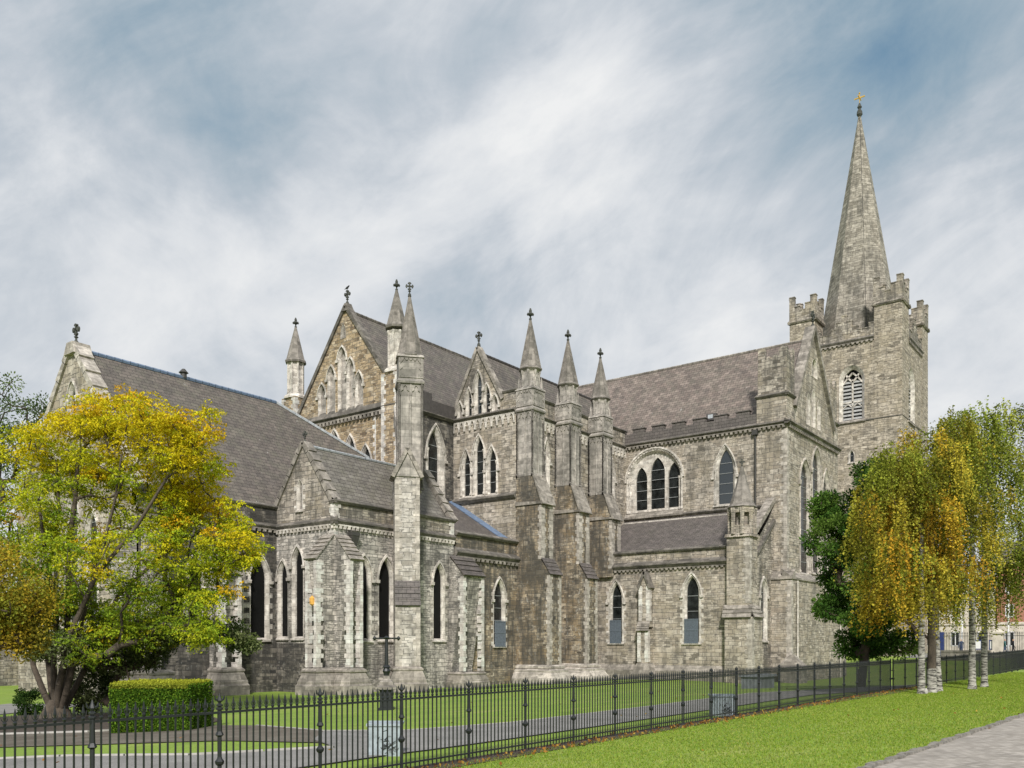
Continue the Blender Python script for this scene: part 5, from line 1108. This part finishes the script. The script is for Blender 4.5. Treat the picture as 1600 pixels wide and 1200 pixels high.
# --- green tree far left behind
def round_tree(name, label, base, T, per, R, pal, size, seed, mat=None, rmax=.35, flat=.8, rt=.02, group=None):
    o = empty(name, tuple(base), label=label, cat='tree', group=group); top = T.mean(0)
    st_ = [[tuple(base), tuple(base * .7 + np.array([top[0], top[1], base[2] + (top[2] - base[2]) * .35]) * .3 + np.array([0, 0, (top[2] - base[2]) * .2])), tuple(np.array([top[0], top[1], top[2]]))]]
    skeleton(st_, T, 'trunk', mat or M['barkdark'], o, rt, .47, seed, rmax=rmax)
    P, c = clump_leaves(T, np.full(len(T), R), per, pal, seed, flat); leaves('crown', P, size, c, o, seed=seed); return o
base = at(-30, 1062, 62); base[2] = 0
T4 = np.concatenate([ell(60, at(-10, 640, 62), (2.8, 2.8, 2.6), 31, .2), ell(40, at(30, 700, 62), (2.4, 2.4, 2.0), 32, .2), ell(40, at(-30, 760, 62), (3, 3, 2.6), 33, .2), ell(12, at(60, 640, 62), (1.0, 1.0, .7), 34, .1), ell(30, at(10, 830, 62), (3, 3, 2.5), 35, .2)])
round_tree('background_tree', 'thin green tree rising behind the yellow tree at far left', base, T4, 46, .9, [(0.10, 0.15, 0.05), (0.14, 0.19, 0.06), (0.08, 0.12, 0.045)], .10, 31)
# --- dark green tree before the transept gable
D5 = 44.0; base = at(1345, 1060, D5); base[2] = gz(base[0], base[1]) - .1
bl = [(1365, 765, 45), (1400, 750, 38), (1305, 812, 42), (1360, 830, 60), (1300, 850, 38), (1330, 900, 55), (1390, 900, 60), (1335, 960, 52), (1380, 980, 45), (1420, 830, 60), (1345, 1000, 35), (1300, 950, 22), (1440, 920, 50), (1410, 1000, 20), (1290, 790, 18)]
T5 = np.concatenate([ell(int(26 * (r / 50) ** 2) + 6, at(px, py, D5 + (i % 3 - 1) * 1.2), (r * D5 / 1380,) * 3, 60 + i, .25) for i, (px, py, r) in enumerate(bl)])
round_tree('broadleaf_tree', 'dark green broadleaf tree in front of the transept gable', base, T5, 210, .5, [(0.045, 0.10, 0.02), (0.07, 0.15, 0.025), (0.11, 0.20, 0.035), (0.035, 0.075, 0.02), (0.14, 0.22, 0.04)], .075, 60, rmax=.22)
# --- birches
def birch(px, pyb, D, top, spread, zlow, pal, label, seed, w=.13, ns=300, mat='birch', lean=0, dark=False, twig=0, cx=0, lenr=(1.2, 3.6)):
    b = at(px, pyb, D); b[2] = gz(b[0], b[1]) - .05; rng = np.random.default_rng(seed)
    o = empty('birch_tree', tuple(b), label=label, cat='tree', group='birches on the park lawn')
    vr = np.array(VR); H = top - b[2]
    tp = b + vr * (lean + cx * .6) + np.array([0, 0, H * .97]); pts = [b, b + np.array([0, 0, H * .2]) + vr * (lean * .1), b + np.array([0, 0, H * .45]) + vr * (lean * .4), b + np.array([0, 0, H * .7]) + vr * (lean * .8), tp]
    n = ns; th = rng.uniform(0, 2 * math.pi, n); hz = .36 + .64 * rng.uniform(0, 1, n) ** .85; rr = rng.uniform(.05, 1, n) ** .5 * spread * np.sqrt(np.clip(1.02 - ((hz - .56) / .46) ** 2, .02, 1))
    rr = rr * (1 + .28 * np.sin(3 * th + seed) * np.cos(hz * 9 + seed)); fld = np.sin(th * 2 + hz * 11 + seed) + np.sin(rr * 3.1 + hz * 17 + th * 3); th = np.where(fld < -.75, th + .9, th); hz = np.where(fld > 1.3, hz - .05, hz)
    S0 = b + np.stack([np.cos(th) * rr, np.sin(th) * rr, hz * H], 1) + vr * cx
    anchors = S0[:: 4]
    tr_ = skeleton([[tuple(p) for p in pts]], anchors, 'trunk', M['barkdark'], o, .009, .5, seed, rmax=.09)
    mb = MB(); zt_ = b[2]
    L = [(w * 1.5, 0), (w * 1.12, .25), (w, .9), (w * .92, H * .2), (w * .8, H * .45)]; rings = []
    for r, h in L:
        f = h / H; cxy = b + vr * (lean * (0 if f < .05 else f * .75)); rings.append([(cxy[0] + r * math.cos(a), cxy[1] + r * math.sin(a), b[2] + h) for a in (2 * math.pi * i / 12 for i in range(12))])
    rings.append([(pts[3][0] + w * .5 * math.cos(a), pts[3][1] + w * .5 * math.sin(a), pts[3][2]) for a in (2 * math.pi * i / 12 for i in range(12))])
    for A, B in zip(rings, rings[1:]): mb.quadstrip(A, B, True, 0 if not dark else (1 if A is not rings[0] and A is not rings[1] else 0))
    mb.build('bole', [M['birch'], M['bark']], o, smooth=True)
    # hanging plumes of leafy twigs
    P = []; Cc = []; SB = MB(); pal = np.array(pal)
    for i in range(n):
        big = rng.uniform(*lenr); s_c = (1 - hz[i]) * 2.2 - 1.1 + math.sin(S0[i][0] * 1.9 + seed) * .9 + math.cos(S0[i][2] * 1.6 + seed) * .6 + rng.normal() * .35
        ci = int(np.clip((s_c + 1.9) / 3.8 * len(pal), 0, len(pal) - 1)); kk = 9 if rng.uniform() > twig else 3; dk = rng.uniform(.42, 1.2)
        for k in range(kk):
            p = S0[i] + rng.normal(size=3) * np.array([.14, .14, .15]); Ls = min(big * rng.uniform(.6, 1.15), max(.3, p[2] - zlow - rng.uniform(0, .8))); out_ = np.array([math.cos(th[i]), math.sin(th[i]), 0])
            m = int(Ls / .052) + 1; tt = np.linspace(0, 1, m)[:, None]; sway = rng.normal(size=3) * .13; sway[2] = 0
            q = p + out_ * np.sqrt(tt) * .28 + sway * tt + np.array([0, 0, 1]) * (.12 * np.sin(tt * 3.1) - tt ** 1.25 * Ls)
            if k == 0: SB.tube(q[0], q[m // 2], .006, .004, 3); SB.tube(q[m // 2], q[-1], .004, .002, 3)
            q = q + rng.normal(size=q.shape) * .038; P.append(q)
            cc = pal[ci] * dk * rng.uniform(.8, 1.15); Cc.append(np.tile(cc, (m, 1)) * rng.uniform(.75, 1.25, (m, 1)))
    if twig > 0:                                             # thin upright wisps above the crown
        for i in range(26):
            p = np.array(tp) + vr * rng.uniform(-2.0, 1.6) + np.array([0, 0, rng.uniform(-1.0, .1)]); d = np.array(vr) * rng.uniform(-.5, .9) + np.array([0, 0, rng.uniform(.5, 1.0)]); m = 26; tt = np.linspace(0, 1, m)[:, None]; q = p + d * tt * 1.2 - np.array([0, 0, 1]) * tt ** 3 * .6
            for a_ in range(0, m - 5, 5): SB.tube(q[a_], q[a_ + 5], .008, .006, 3)
            q = q[8:] + rng.normal(size=(m - 8, 3)) * .06; P.append(q); Cc.append(np.tile(pal[0] * .6, (len(q), 1)))
    P = np.concatenate(P); Cc = np.clip(np.concatenate(Cc), 0, 1)
    SB.build('hanging_twigs', M['barkdark'], o); leaves('crown', P, .043, Cc, o, seed=seed, aspect=.7)
    return o
olive = [(0.25, 0.30, 0.045), (0.35, 0.37, 0.06), (0.20, 0.26, 0.035), (0.42, 0.41, 0.075), (0.31, 0.34, 0.05)]
gold = [(0.29, 0.32, 0.045), (0.38, 0.36, 0.05), (0.45, 0.37, 0.045), (0.52, 0.36, 0.04), (0.56, 0.33, 0.035), (0.42, 0.38, 0.045)]
birch(1440, 1085, 30.6, 9.7, 1.75, 3.0, gold, 'leftmost birch, white trunk with golden hanging crown', 101, .115, 155, cx=-.75, lenr=(.5, 1.9))
birch(1456, 1079, 31.4, 10.5, 1.8, 3.1, gold, 'birch with brown trunk and whitened foot between two white ones', 102, .15, 140, dark=True, cx=-.3, lenr=(.5, 1.9))
birch(1467, 1077, 32.2, 11.2, 1.8, 3.2, gold[:3] + olive, 'slim white birch just right of the brown trunk', 103, .105, 125, cx=.35, lean=-.5, lenr=(.6, 2.2))
birch(1519, 1073, 33.6, 11.8, 2.0, 3.2, olive, 'white birch standing apart, second from the right', 104, .125, 140, cx=.1, lenr=(.7, 2.6))
birch(1538, 1069, 35.0, 12.3, 2.2, 3.0, olive, 'rightmost birch with thin high wispy crown', 105, .115, 125, cx=1.0, twig=.35, lenr=(.7, 2.8))
# --- clipped hedge
hx0 = at(172, 1150, 20.5); hx1 = at(293, 1150, 20.5); zh = gz(hx0[0], hx0[1]); hv = (hx1 - hx0); hv[2] = 0; HL = np.linalg.norm(hv); hv /= HL; hd = np.array([-hv[1], hv[0], 0])
if hd @ np.array(VF) < 0: hd = -hd
hb = MB(); HB = (0, 1.7); HH = 1.16
def hp(u, v, z): p = hx0 + hv * u + hd * v; return (p[0], p[1], z)
hb.hexa([hp(.06, .06, zh - .1), hp(HL - .06, .06, zh - .1), hp(HL - .06, 1.64, zh - .1), hp(.06, 1.64, zh - .1), hp(.06, .06, zh + HH - .06), hp(HL - .06, .06, zh + HH - .06), hp(HL - .06, 1.64, zh + HH - .06), hp(.06, 1.64, zh + HH - .06)])
hr = empty('hedge', (float(hx0[0]), float(hx0[1]), zh), label='square clipped green hedge with yellow-green top behind the railing', cat='hedge')
mdk = plain('hedge_painted_shade', (0.02, 0.03, 0.008), 1.0); hb.build('branches', mdk, hr)  # solid core block; the hedge's inner shade is put into its dark colour
rng = np.random.default_rng(77); n = 52000; f = rng.choice(5, n, p=[.42, .10, .10, .26, .12]); a = rng.uniform(0, 1, n); b_ = rng.uniform(0, 1, n); jj = rng.normal(0, .025, n) + .0
U = np.select([f == 0, f == 1, f == 2, f == 3], [a * HL, jj, HL + jj, a * HL], a * HL); V_ = np.select([f == 0, f == 1, f == 2, f == 3], [jj, a * 1.7, a * 1.7, b_ * 1.7], 1.7 + jj); Z_ = np.where(f == 3, zh + HH + jj, zh + b_ * HH)
P = hx0 + np.outer(U, hv) + np.outer(V_, hd); P[:, 2] = Z_
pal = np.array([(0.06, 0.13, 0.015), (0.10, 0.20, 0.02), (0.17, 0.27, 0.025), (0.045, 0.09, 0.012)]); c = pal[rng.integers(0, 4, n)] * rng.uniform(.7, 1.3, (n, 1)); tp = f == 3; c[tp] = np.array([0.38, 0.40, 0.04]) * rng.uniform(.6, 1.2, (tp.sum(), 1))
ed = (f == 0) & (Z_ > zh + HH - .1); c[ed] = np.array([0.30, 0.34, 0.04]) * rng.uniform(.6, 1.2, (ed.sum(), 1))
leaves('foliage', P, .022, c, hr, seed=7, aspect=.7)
# --- small moss tuft and dark clipped bush behind the trunk
bb = at(42, 1112, 37); bz = gz(bb[0], bb[1]); T6 = ell(26, (bb[0], bb[1], bz + .5), (.55, .55, .6), 88, .2)
P, c = clump_leaves(T6, np.full(len(T6), .25), 160, [(0.025, 0.05, 0.012), (0.04, 0.08, 0.018)], 15); tag(leaves('clipped_bush', P, .04, c, seed=8), 'small dark clipped bush left of the tree trunk', 'bush')
# --- grass blades on the nearest lawn, fallen leaves
rng = np.random.default_rng(3); n = 190000
Xg = rng.uniform(0, 1, n) ** 1.5 * 48 + 6.0; Yg = np.interp(Xg, [0, 14, 25, 45, 60], [3.45, 3.45, 3.05, 1.9, .4]); Yg = Yg + rng.uniform(0, 1, n) * (np.interp(Xg, [0, 34, 60], [8.3, 8.3, 6.7]) - Yg); k = np.array([gz(x, y) for x, y in zip(Xg, Yg)])
P = np.stack([Xg, Yg, k], 1); h = rng.uniform(.012, .038, n); an = rng.uniform(0, 2 * math.pi, n); w = .0035 + Xg * .0003
dx = np.stack([np.cos(an) * w, np.sin(an) * w, np.zeros(n)], 1); tipo = np.stack([rng.normal(0, .014, n), rng.normal(0, .014, n), h], 1)
V = np.stack([P - dx, P + dx, P + tipo], 1).reshape(-1, 3)
me = bpy.data.meshes.new('grass'); me.vertices.add(3 * n); me.vertices.foreach_set('co', V.astype(np.float32).ravel()); me.loops.add(3 * n); me.loops.foreach_set('vertex_index', np.arange(3 * n, dtype=np.int32)); me.polygons.add(n)
me.polygons.foreach_set('loop_start', np.arange(0, 3 * n, 3, dtype=np.int32)); me.polygons.foreach_set('loop_total', np.full(n, 3, dtype=np.int32))
pal = np.array([(0.15, 0.24, 0.024), (0.21, 0.31, 0.032), (0.27, 0.35, 0.05), (0.34, 0.36, 0.09)]); c = pal[rng.integers(0, 4, n)] * rng.uniform(.8, 1.2, (n, 1))
aa = me.attributes.new('Col', 'FLOAT_COLOR', 'FACE'); aa.data.foreach_set('color', np.concatenate([c, np.ones((n, 1))], 1).astype(np.float32).ravel()); me.materials.append(M['leaf']); me.update()
go = bpy.data.objects.new('grass', me); C.objects.link(go); tag(go, 'short mown grass of the park lawn in the foreground', 'grass', kind='stuff')
n = 1500; Xl = rng.uniform(2, 44, n); Yl = 8.25 + np.abs(rng.normal(0, .12, n)) * rng.choice([-1.5, 1], n); m_ = rng.uniform(size=n) < .10; Yl = np.where(m_, rng.uniform(3, 22, n), Yl)
P = np.array([(x, y, gz(x, y) + .035) for x, y in zip(Xl, Yl)]); c = np.array([(0.22, 0.10, 0.03), (0.35, 0.17, 0.04), (0.13, 0.07, 0.03), (0.45, 0.30, 0.06)])[rng.integers(0, 4, n)]
tag(leaves('fallen_leaves', P, .035, c, seed=9, up=.2), 'brown and orange fallen leaves along the railing foot', 'leaves', kind='stuff')

# ------------------------------------------------------------------ small things in the churchyard
px_, py_ = G(604, 1122, .62); zc_ = gz(px_, py_)
lp = empty('lamp_standard', (px_, py_, zc_), TH, label='old iron lamp standard without lantern, dark pedestal and stone cap on the churchyard lawn', cat='lamp post')
mb = MB(); Lx = lambda pr, n=4, rot=None: mb.lathe(px_, py_, [(r, zc_ + z) for r, z in pr], n, rot)
mb.lathe(px_, py_, [(.32, zc_ - .1), (.32, zc_ + .08), (.27, zc_ + .1), (.27, zc_ + .62), (.31, zc_ + .66)], 4, TH + math.pi / 4); mb.build('pedestal', M['iron'], lp)
mb = MB(); mb.lathe(px_, py_, [(.36, zc_ + .66), (.36, zc_ + .74), (.24, zc_ + .8), (.22, zc_ + .9), (.12, zc_ + 1.0), (.1, zc_ + 1.1)], 8, TH + math.pi / 8); mb.build('stone_cap', M['cap'], lp)
mb = MB(); mb.lathe(px_, py_, [(.08, zc_ + 1.1), (.09, zc_ + 1.16), (.13, zc_ + 1.24), (.09, zc_ + 1.33), (.14, zc_ + 1.36), (.06, zc_ + 1.44), (.05, zc_ + 2.25), (.1, zc_ + 2.3), (.02, zc_ + 2.36)], 10)
for s in (-1, 1):
    a = Vector((px_, py_, zc_ + 2.28)); q = a + VR * s * .38; mb.tube(a, q, .03, .025, 6); mb.lathe(q.x, q.y, [(.02, q.z - .07), (.07, q.z), (.02, q.z + .07)], 8)
mb.build('pole', M['iron'], lp)
for (pa, pb_, pyb, H_, lab) in ((574, 626, 1184, .47, 'pale grey utility cabinet with black scribbled drawing on its front'), (1112, 1150, 1121, .46, 'pale grey utility cabinet at the path edge farther along the railing')):
    gx, gy = G((pa + pb_) / 2, pyb, 1.22); z = gz(gx, gy); dd = gx * c_ + gy * s_; wd = (pb_ - pa) * dd / 1380
    ca = empty('utility_cabinet', (gx, gy, z), label=lab, cat='cabinet')
    def cp_(u, v, zz): p = Vector((gx, gy, 0)) + VR * u + VF * v; return (p.x, p.y, z + zz)
    mb = MB(); w2 = wd / 2; mb.hexa([cp_(-w2, 0, -.1), cp_(w2, 0, -.1), cp_(w2, .3, -.1), cp_(-w2, .3, -.1), cp_(-w2, 0, H_), cp_(w2, 0, H_), cp_(w2, .3, H_ + .03), cp_(-w2, .3, H_ + .03)]); mb.build('casing', M['cabinet'], ca)
    mb = MB(); mb.hexa([cp_(-w2 - .02, -.02, H_), cp_(w2 + .02, -.02, H_), cp_(w2 + .02, .32, H_ + .03), cp_(-w2 - .02, .32, H_ + .03), cp_(-w2 - .02, -.02, H_ + .03), cp_(w2 + .02, -.02, H_ + .03), cp_(w2 + .02, .32, H_ + .06), cp_(-w2 - .02, .32, H_ + .06)]); mb.build('lid', M['cabinet'], ca)
    mb = MB(); rr = random.Random(4)
    for i in range(46):
        u = rr.gauss(.05, .07); v = .17 + rr.gauss(0, .07); p = cp_(u, -.012, v); q = cp_(u + rr.uniform(-.09, .09), -.012, max(.04, min(H_ - .08, v + rr.uniform(-.08, .08)))); mb.tube(p, q, .004, .003, 3)
    mb.build('scribble', M['iron'], ca)
gx, gy = 46.5, 18.2; z = gz(gx, gy); mb = MB(); mb.box(gx - 1.0, gy - .55, z - .2, gx + 1.0, gy + .55, z + .65); mb.box(gx - 1.12, gy - .66, z + .65, gx + 1.12, gy + .66, z + .78, tx=.03, ty=.03)
tag(mb.build('chest_tomb', plain('blue_grey_tomb_stone', (0.17, 0.185, 0.20), .9)), 'blue-grey chest tomb with flat slab behind the railing', 'tomb')
gx, gy = G(1444, 1083, 1.27); mb = MB(); mb.lathe(gx, gy, [(.16, gz(gx, gy) - .05), (.15, gz(gx, gy) + .1), (.1, gz(gx, gy) + .19), (.03, gz(gx, gy) + .22)], 6, sx=1.1, sy=.8); tag(mb.build('stone', M['curb']), 'small grey stone at the foot of the leftmost birch', 'stone')
# bird on the choir gable cross
bx, by, bz = KX + .15, KYc, KR + .55 + 1.075
mb = MB()
def ellip(mb, c, r, n=10, m=6, rot=0):
    R = []
    for j in range(m + 1):
        a = math.pi * j / m; R.append([(c[0] + r[0] * math.sin(a) * math.cos(t), c[1] + r[1] * math.sin(a) * math.sin(t), c[2] - r[2] * math.cos(a)) for t in (2 * math.pi * i / n for i in range(n))])
    for A, B in zip(R, R[1:]): mb.quadstrip(A, B, True)
L = []
for u, hz_, r in ((-.34, .12, .01), (-.2, .13, .035), (-.1, .15, .075), (.02, .18, .09), (.1, .22, .065), (.15, .26, .055), (.2, .27, .045), (.24, .26, .012), (.31, .25, .003)):
    L.append([(bx, by + 0, 0)] and [(bx + r * math.cos(t), by - u, bz + hz_ + r * math.sin(t)) for t in (2 * math.pi * i / 8 for i in range(8))])
for A, B in zip(L, L[1:]): mb.quadstrip(A, B, True)
for s in (-.03, .03): mb.tube((bx + s, by, bz), (bx + s, by, bz + .14), .008, .01, 4)
tag(mb.build('bird', M['feather'], smooth=True), 'dark bird perched on the cross of the tallest left gable', 'bird')

mb = MB(); fw_ = FN(66.0); wall(fw_, [(-70, -.5), (40, -.5), (40, 3.4), (-70, 3.4)], [], M['grey'], mb=mb); mb.box(-70, 65.95, 3.4, 40, 66.5, 3.6); mb.box(-70, 66.02, -.5, 40, 66.45, 3.4)
tag(mb.build('churchyard_wall', M['grey']), 'long grey stone churchyard wall far behind the trees at left', 'wall')
# ------------------------------------------------------------------ the street behind
sx0 = 112; tag(grid_sheet('street', [103, 108, 114, 120, 126, 160], [-40, -20, 0, 10, 20, 24], M['asphalt'], .03), kind='structure')
def brickhouse(name, label, x0, y0, y1, z1, base_mat, top, seed):
    o = empty(name, (x0, (y0 + y1) / 2, 1.7), label=label, cat='building', group='houses across the street'); f = Fr('E', x0); ws = []
    nb = max(1, int((y1 - y0) / 2.6))
    for fl_, zz in enumerate((6.3, 9.3, 12.2)):
        if zz + 1.8 > z1: continue
        for i in range(nb): ws.append((y0 + (i + .5) * (y1 - y0) / nb, zz, 1.0, 1.7))
    for i in range(nb): ws.append((y0 + (i + .5) * (y1 - y0) / nb, 2.6, 1.1, 1.9))
    def wl(rects, zA, zB, mt):
        mb = MB(); b = len(mb.v); loops = [[Vector(p + (0,)) for p in ((y0, zA), (y1, zA), (y1, zB), (y0, zB))]] + [[Vector(p + (0,)) for p in ((c - w / 2, z), (c + w / 2, z), (c + w / 2, z + h), (c - w / 2, z + h))] for c, z, w, h in rects]
        mb.v += [f(p.x, p.y, 0) for l in loops for p in l]
        for t3 in tessellate_polygon(loops): mb.f.append(t3); mb.m.append(0)
        for y in (y0, y1): mb.poly([(x0, y, zA), (x0 + 10, y, zA), (x0 + 10, y, zB), (x0, y, zB)])
        mb.build('wall', mt, o)
    wl([w for w in ws if w[1] < 5], 1, 5.5, M['cream']); wl([w for w in ws if w[1] > 5], 5.5, z1, M[base_mat])
    mb = MB(); mb.prism([(-.1, 5.35), (.15, 5.35), (.15, 5.7), (-.1, 5.7)], f, y0, y1); mb.prism([(-.1, z1 - .1), (.25, z1 - .1), (.25, z1 + .3), (-.1, z1 + .3)], f, y0, y1); mb.build('cornice', M['cream'], o)
    for c, z, w, h in ws:
        mb = MB()
        for a in ((c - w / 2, c - w / 2 + .12, z, z + h), (c + w / 2 - .12, c + w / 2, z, z + h), (c - w / 2, c + w / 2, z, z + .12), (c - w / 2, c + w / 2, z + h - .12, z + h), (c - .04, c + .04, z, z + h)): mb.plate([(a[0], a[2]), (a[1], a[2]), (a[1], a[3]), (a[0], a[3])], f, -.15, .02)
        wn = mb.build('window', M['white'], o); mb = MB(); mb.poly([f(c - w / 2, z, -.12), f(c + w / 2, z, -.12), f(c + w / 2, z + h, -.12), f(c - w / 2, z + h, -.12)]); mb.build('pane', M['glass'], wn)
    mb = MB(); rz = z1 + (3.2 if top == 'pitch' else .2); mb.poly([(x0 - .2, y0, z1 + .3), (x0 - .2, y1, z1 + .3), (x0 + 5, y1, rz), (x0 + 5, y0, rz)]); mb.poly([(x0 + 10, y0, z1 + .3), (x0 + 10, y1, z1 + .3), (x0 + 5, y1, rz), (x0 + 5, y0, rz)]); mb.build('roof', M['slate_dark'], o)
brickhouse('terraced_house', 'red brick house over cream ground floor, nearest the right edge', 128, 4, 18.4, 13.2, 'brick', 'pitch', 1)
brickhouse('terraced_house', 'pale rendered house left of the red brick one, behind the birches', 128, 18.6, 31, 10.2, 'cream', 'flat', 2)
brickhouse('terraced_house', 'red brick house beyond the right edge of the picture', 128, -14, 3.8, 14.5, 'brick', 'pitch', 3)
mb = MB(); f = Fr('E', 127.0); 
zx = 1.9
# low dark wall, pillar, street railing
wx = 100.0; ya, _ = E(1470, 1020, wx); yb2, _ = E(1546, 1020, wx)
mb = MB(); mb.box(wx, yb2, .2, wx + .5, ya, 2.1); mb.box(wx - .06, yb2, 2.1, wx + .56, ya, 2.28); tag(mb.build('low_wall', M['string']), 'low dark stone wall below the street railing', 'wall')
yp, _ = E(1560, 1000, 106); mb = MB(); mb.box(105.5, yp - .5, 1.5, 106.5, yp + .5, 4.0); p_ = empty('gate_pillar', (106, yp, 1.5), label='cream square gate pillar with moulded cap in the street railing', cat='pillar'); mb.build('shaft', M['cream'], p_); mb = MB(); mb.box(105.35, yp - .65, 4.0, 106.65, yp + .65, 4.2); mb.box(105.45, yp - .55, 4.2, 106.55, yp + .55, 4.5, tx=.35, ty=.35); mb.build('cap', M['cream'], p_)
rl = empty('street_railing', (106, 18, 1.7), label='black street railing with spear tops either side of the cream pillar', cat='railing')
for a, b in ((yp + .55, E(1474, 1000, 106)[0]), (E(1640, 1000, 106)[0], yp - .55)):
    mb = MB(); y = a
    while y < b: mb.lathe(106, y, [(.03, 1.7), (.03, 4.0), (.06, 4.05), (.005, 4.25)], 4); y += .16
    for z in (1.95, 3.75): mb.box(105.97, a, z, 106.03, b, z + .06)
    mb.build('railing_panel', M['iron'], rl)
# notice boards and blue panel
yq, _ = E(1471.5, 1000, 104); mb = MB(); mb.box(104, yq - .22, 1.5, 104.15, yq + .22, 4.2); tag(mb.build('banner', M['blue']), 'tall dark blue banner panel left of the street railing', 'banner')
for px, lab in ((1528, 'notice board with white sheet hung on the street railing'), (1551, 'notice board beside the cream gate pillar')):
    yq, _ = E(px, 1000, 105.7); o = empty('notice_board', (105.8, yq, 1.7), label=lab, cat='notice board'); mb = MB(); mb.box(105.75, yq - .38, 2.3, 105.85, yq + .38, 3.35); mb.build('board', M['blue'], o); mb = MB(); mb.box(105.72, yq - .26, 2.42, 105.748, yq + .26, 3.22); mb.build('sheet', M['white'], o)
for px, pt in ((1575.5, 930), (1503, 968)):
    yq, zt = E(px, pt, 108); mb = MB(); mb.lathe(108, yq, [(.16, 1.6), (.1, 1.9), (.09, zt), (.14, zt + .1), (.02, zt + .4)], 10); tag(mb.build('street_pole', M['white']), 'tall white street pole near the right edge' if px > 1550 else 'shorter white pole above the low wall', 'pole')
# three passers-by
def person(px, py, shirt, legs, label, X=104.5, face=1, stride=.18, h=1.74):
    Y, _ = E(px, py, X); z = 1.72; k = h / 1.75; J = {'pelvis': (0, 0, .95), 'waist': (0, 0, 1.1), 'chest': (0, 0, 1.35), 'neck': (0, 0, 1.5), 'head': (0, .01, 1.6), 'crown': (0, .01, 1.70)}
    V = [(0, 0, .95), (0, 0, 1.12), (0, 0, 1.36), (0, 0, 1.50), (0, .015, 1.62), (0, .01, 1.72)]; Rr = [(.13, .12), (.135, .1), (.15, .11), (.055, .055), (.085, .1), (.06, .07)]; Ed = [(0, 1), (1, 2), (2, 3), (3, 4), (4, 5)]
    def add(p, r, par): V.append(p); Rr.append((r, r)); Ed.append((par, len(V) - 1)); return len(V) - 1
    for s, f_ in ((-1, 1), (1, -1)):
        a = add((s * .09, 0, .88), .095, 0); b = add((s * .09, f_ * stride * .5 + .03, .5), .06, a); c = add((s * .09, f_ * stride, .09), .042, b); add((s * .09, f_ * stride + .14, .04), .035, c)
        a = add((s * .19, 0, 1.42), .055, 2); b = add((s * .24, -f_ * .08, 1.14), .042, a); c = add((s * .24, -f_ * .1 + .08, .9), .03, b); hnd = add((s * .24, -f_ * .1 + .1, .83), .03, c)
        for q in range(4): add((s * (.225 + q * .012), -f_ * .1 + .105 + .012 * q, .755 - .008 * (q % 2)), .008, hnd)
        add((s * .205, -f_ * .1 + .13, .80), .009, hnd)
    me = bpy.data.meshes.new('person'); me.from_pydata([(x * k, y * k, zz * k) for x, y, zz in V], Ed, []); o = bpy.data.objects.new('person', me); C.objects.link(o)
    sk = o.modifiers.new('skin', 'SKIN'); 
    for i, r in enumerate(Rr): me.skin_vertices[0].data[i].radius = (r[0] * k, r[1] * k)
    me.skin_vertices[0].data[0].use_root = True; su = o.modifiers.new('sub', 'SUBSURF'); su.levels = su.render_levels = 1
    m_, t_, b_2 = newmat('person_body'); tcn = nd(t_, 'ShaderNodeTexCoord'); sp_ = nd(t_, 'ShaderNodeSeparateXYZ'); t_.links.new(tcn.outputs['Object'], sp_.inputs[0])
    colr = ramp(t_, mth(t_, 'DIVIDE', sp_.outputs[2], 2.0), [(0.0, (0.02, 0.018, 0.016)), (0.045, legs), (0.475, shirt), (0.755, (0.45, 0.27, 0.19)), (0.84, (0.05, 0.03, 0.02))], 'CONSTANT'); colour(t_, b_2, colr, .85); me.materials.append(m_)
    o.location = (X, Y, z); o.rotation_euler = (0, 0, math.radians(90 if face > 0 else 180)); tag(o, label, 'person')
    return o
if hasattr(bpy.types, 'SkinModifier'):
    def ensure(): pass
def persons():
    specs = ((1502, 1005, (0.03, 0.045, 0.09), (0.03, 0.045, 0.10), 'person in dark blue walking past the street railing'), (1570, 1005, (0.02, 0.10, 0.11), (0.04, 0.06, 0.12), 'person in teal jacket beside the cream gate pillar'), (1583, 1005, (0.015, 0.015, 0.02), (0.015, 0.015, 0.02), 'person in black clothes with bag right of the one in teal'))
    for i, s in enumerate(specs):
        person(s[0], s[1], s[2], s[3], s[4], 103.5, -1 if i else 1)
_old = bpy.types.Mesh
# skin_vertices layer appears once the modifier exists; make it through the modifier on a fresh mesh
_p = person
persons()
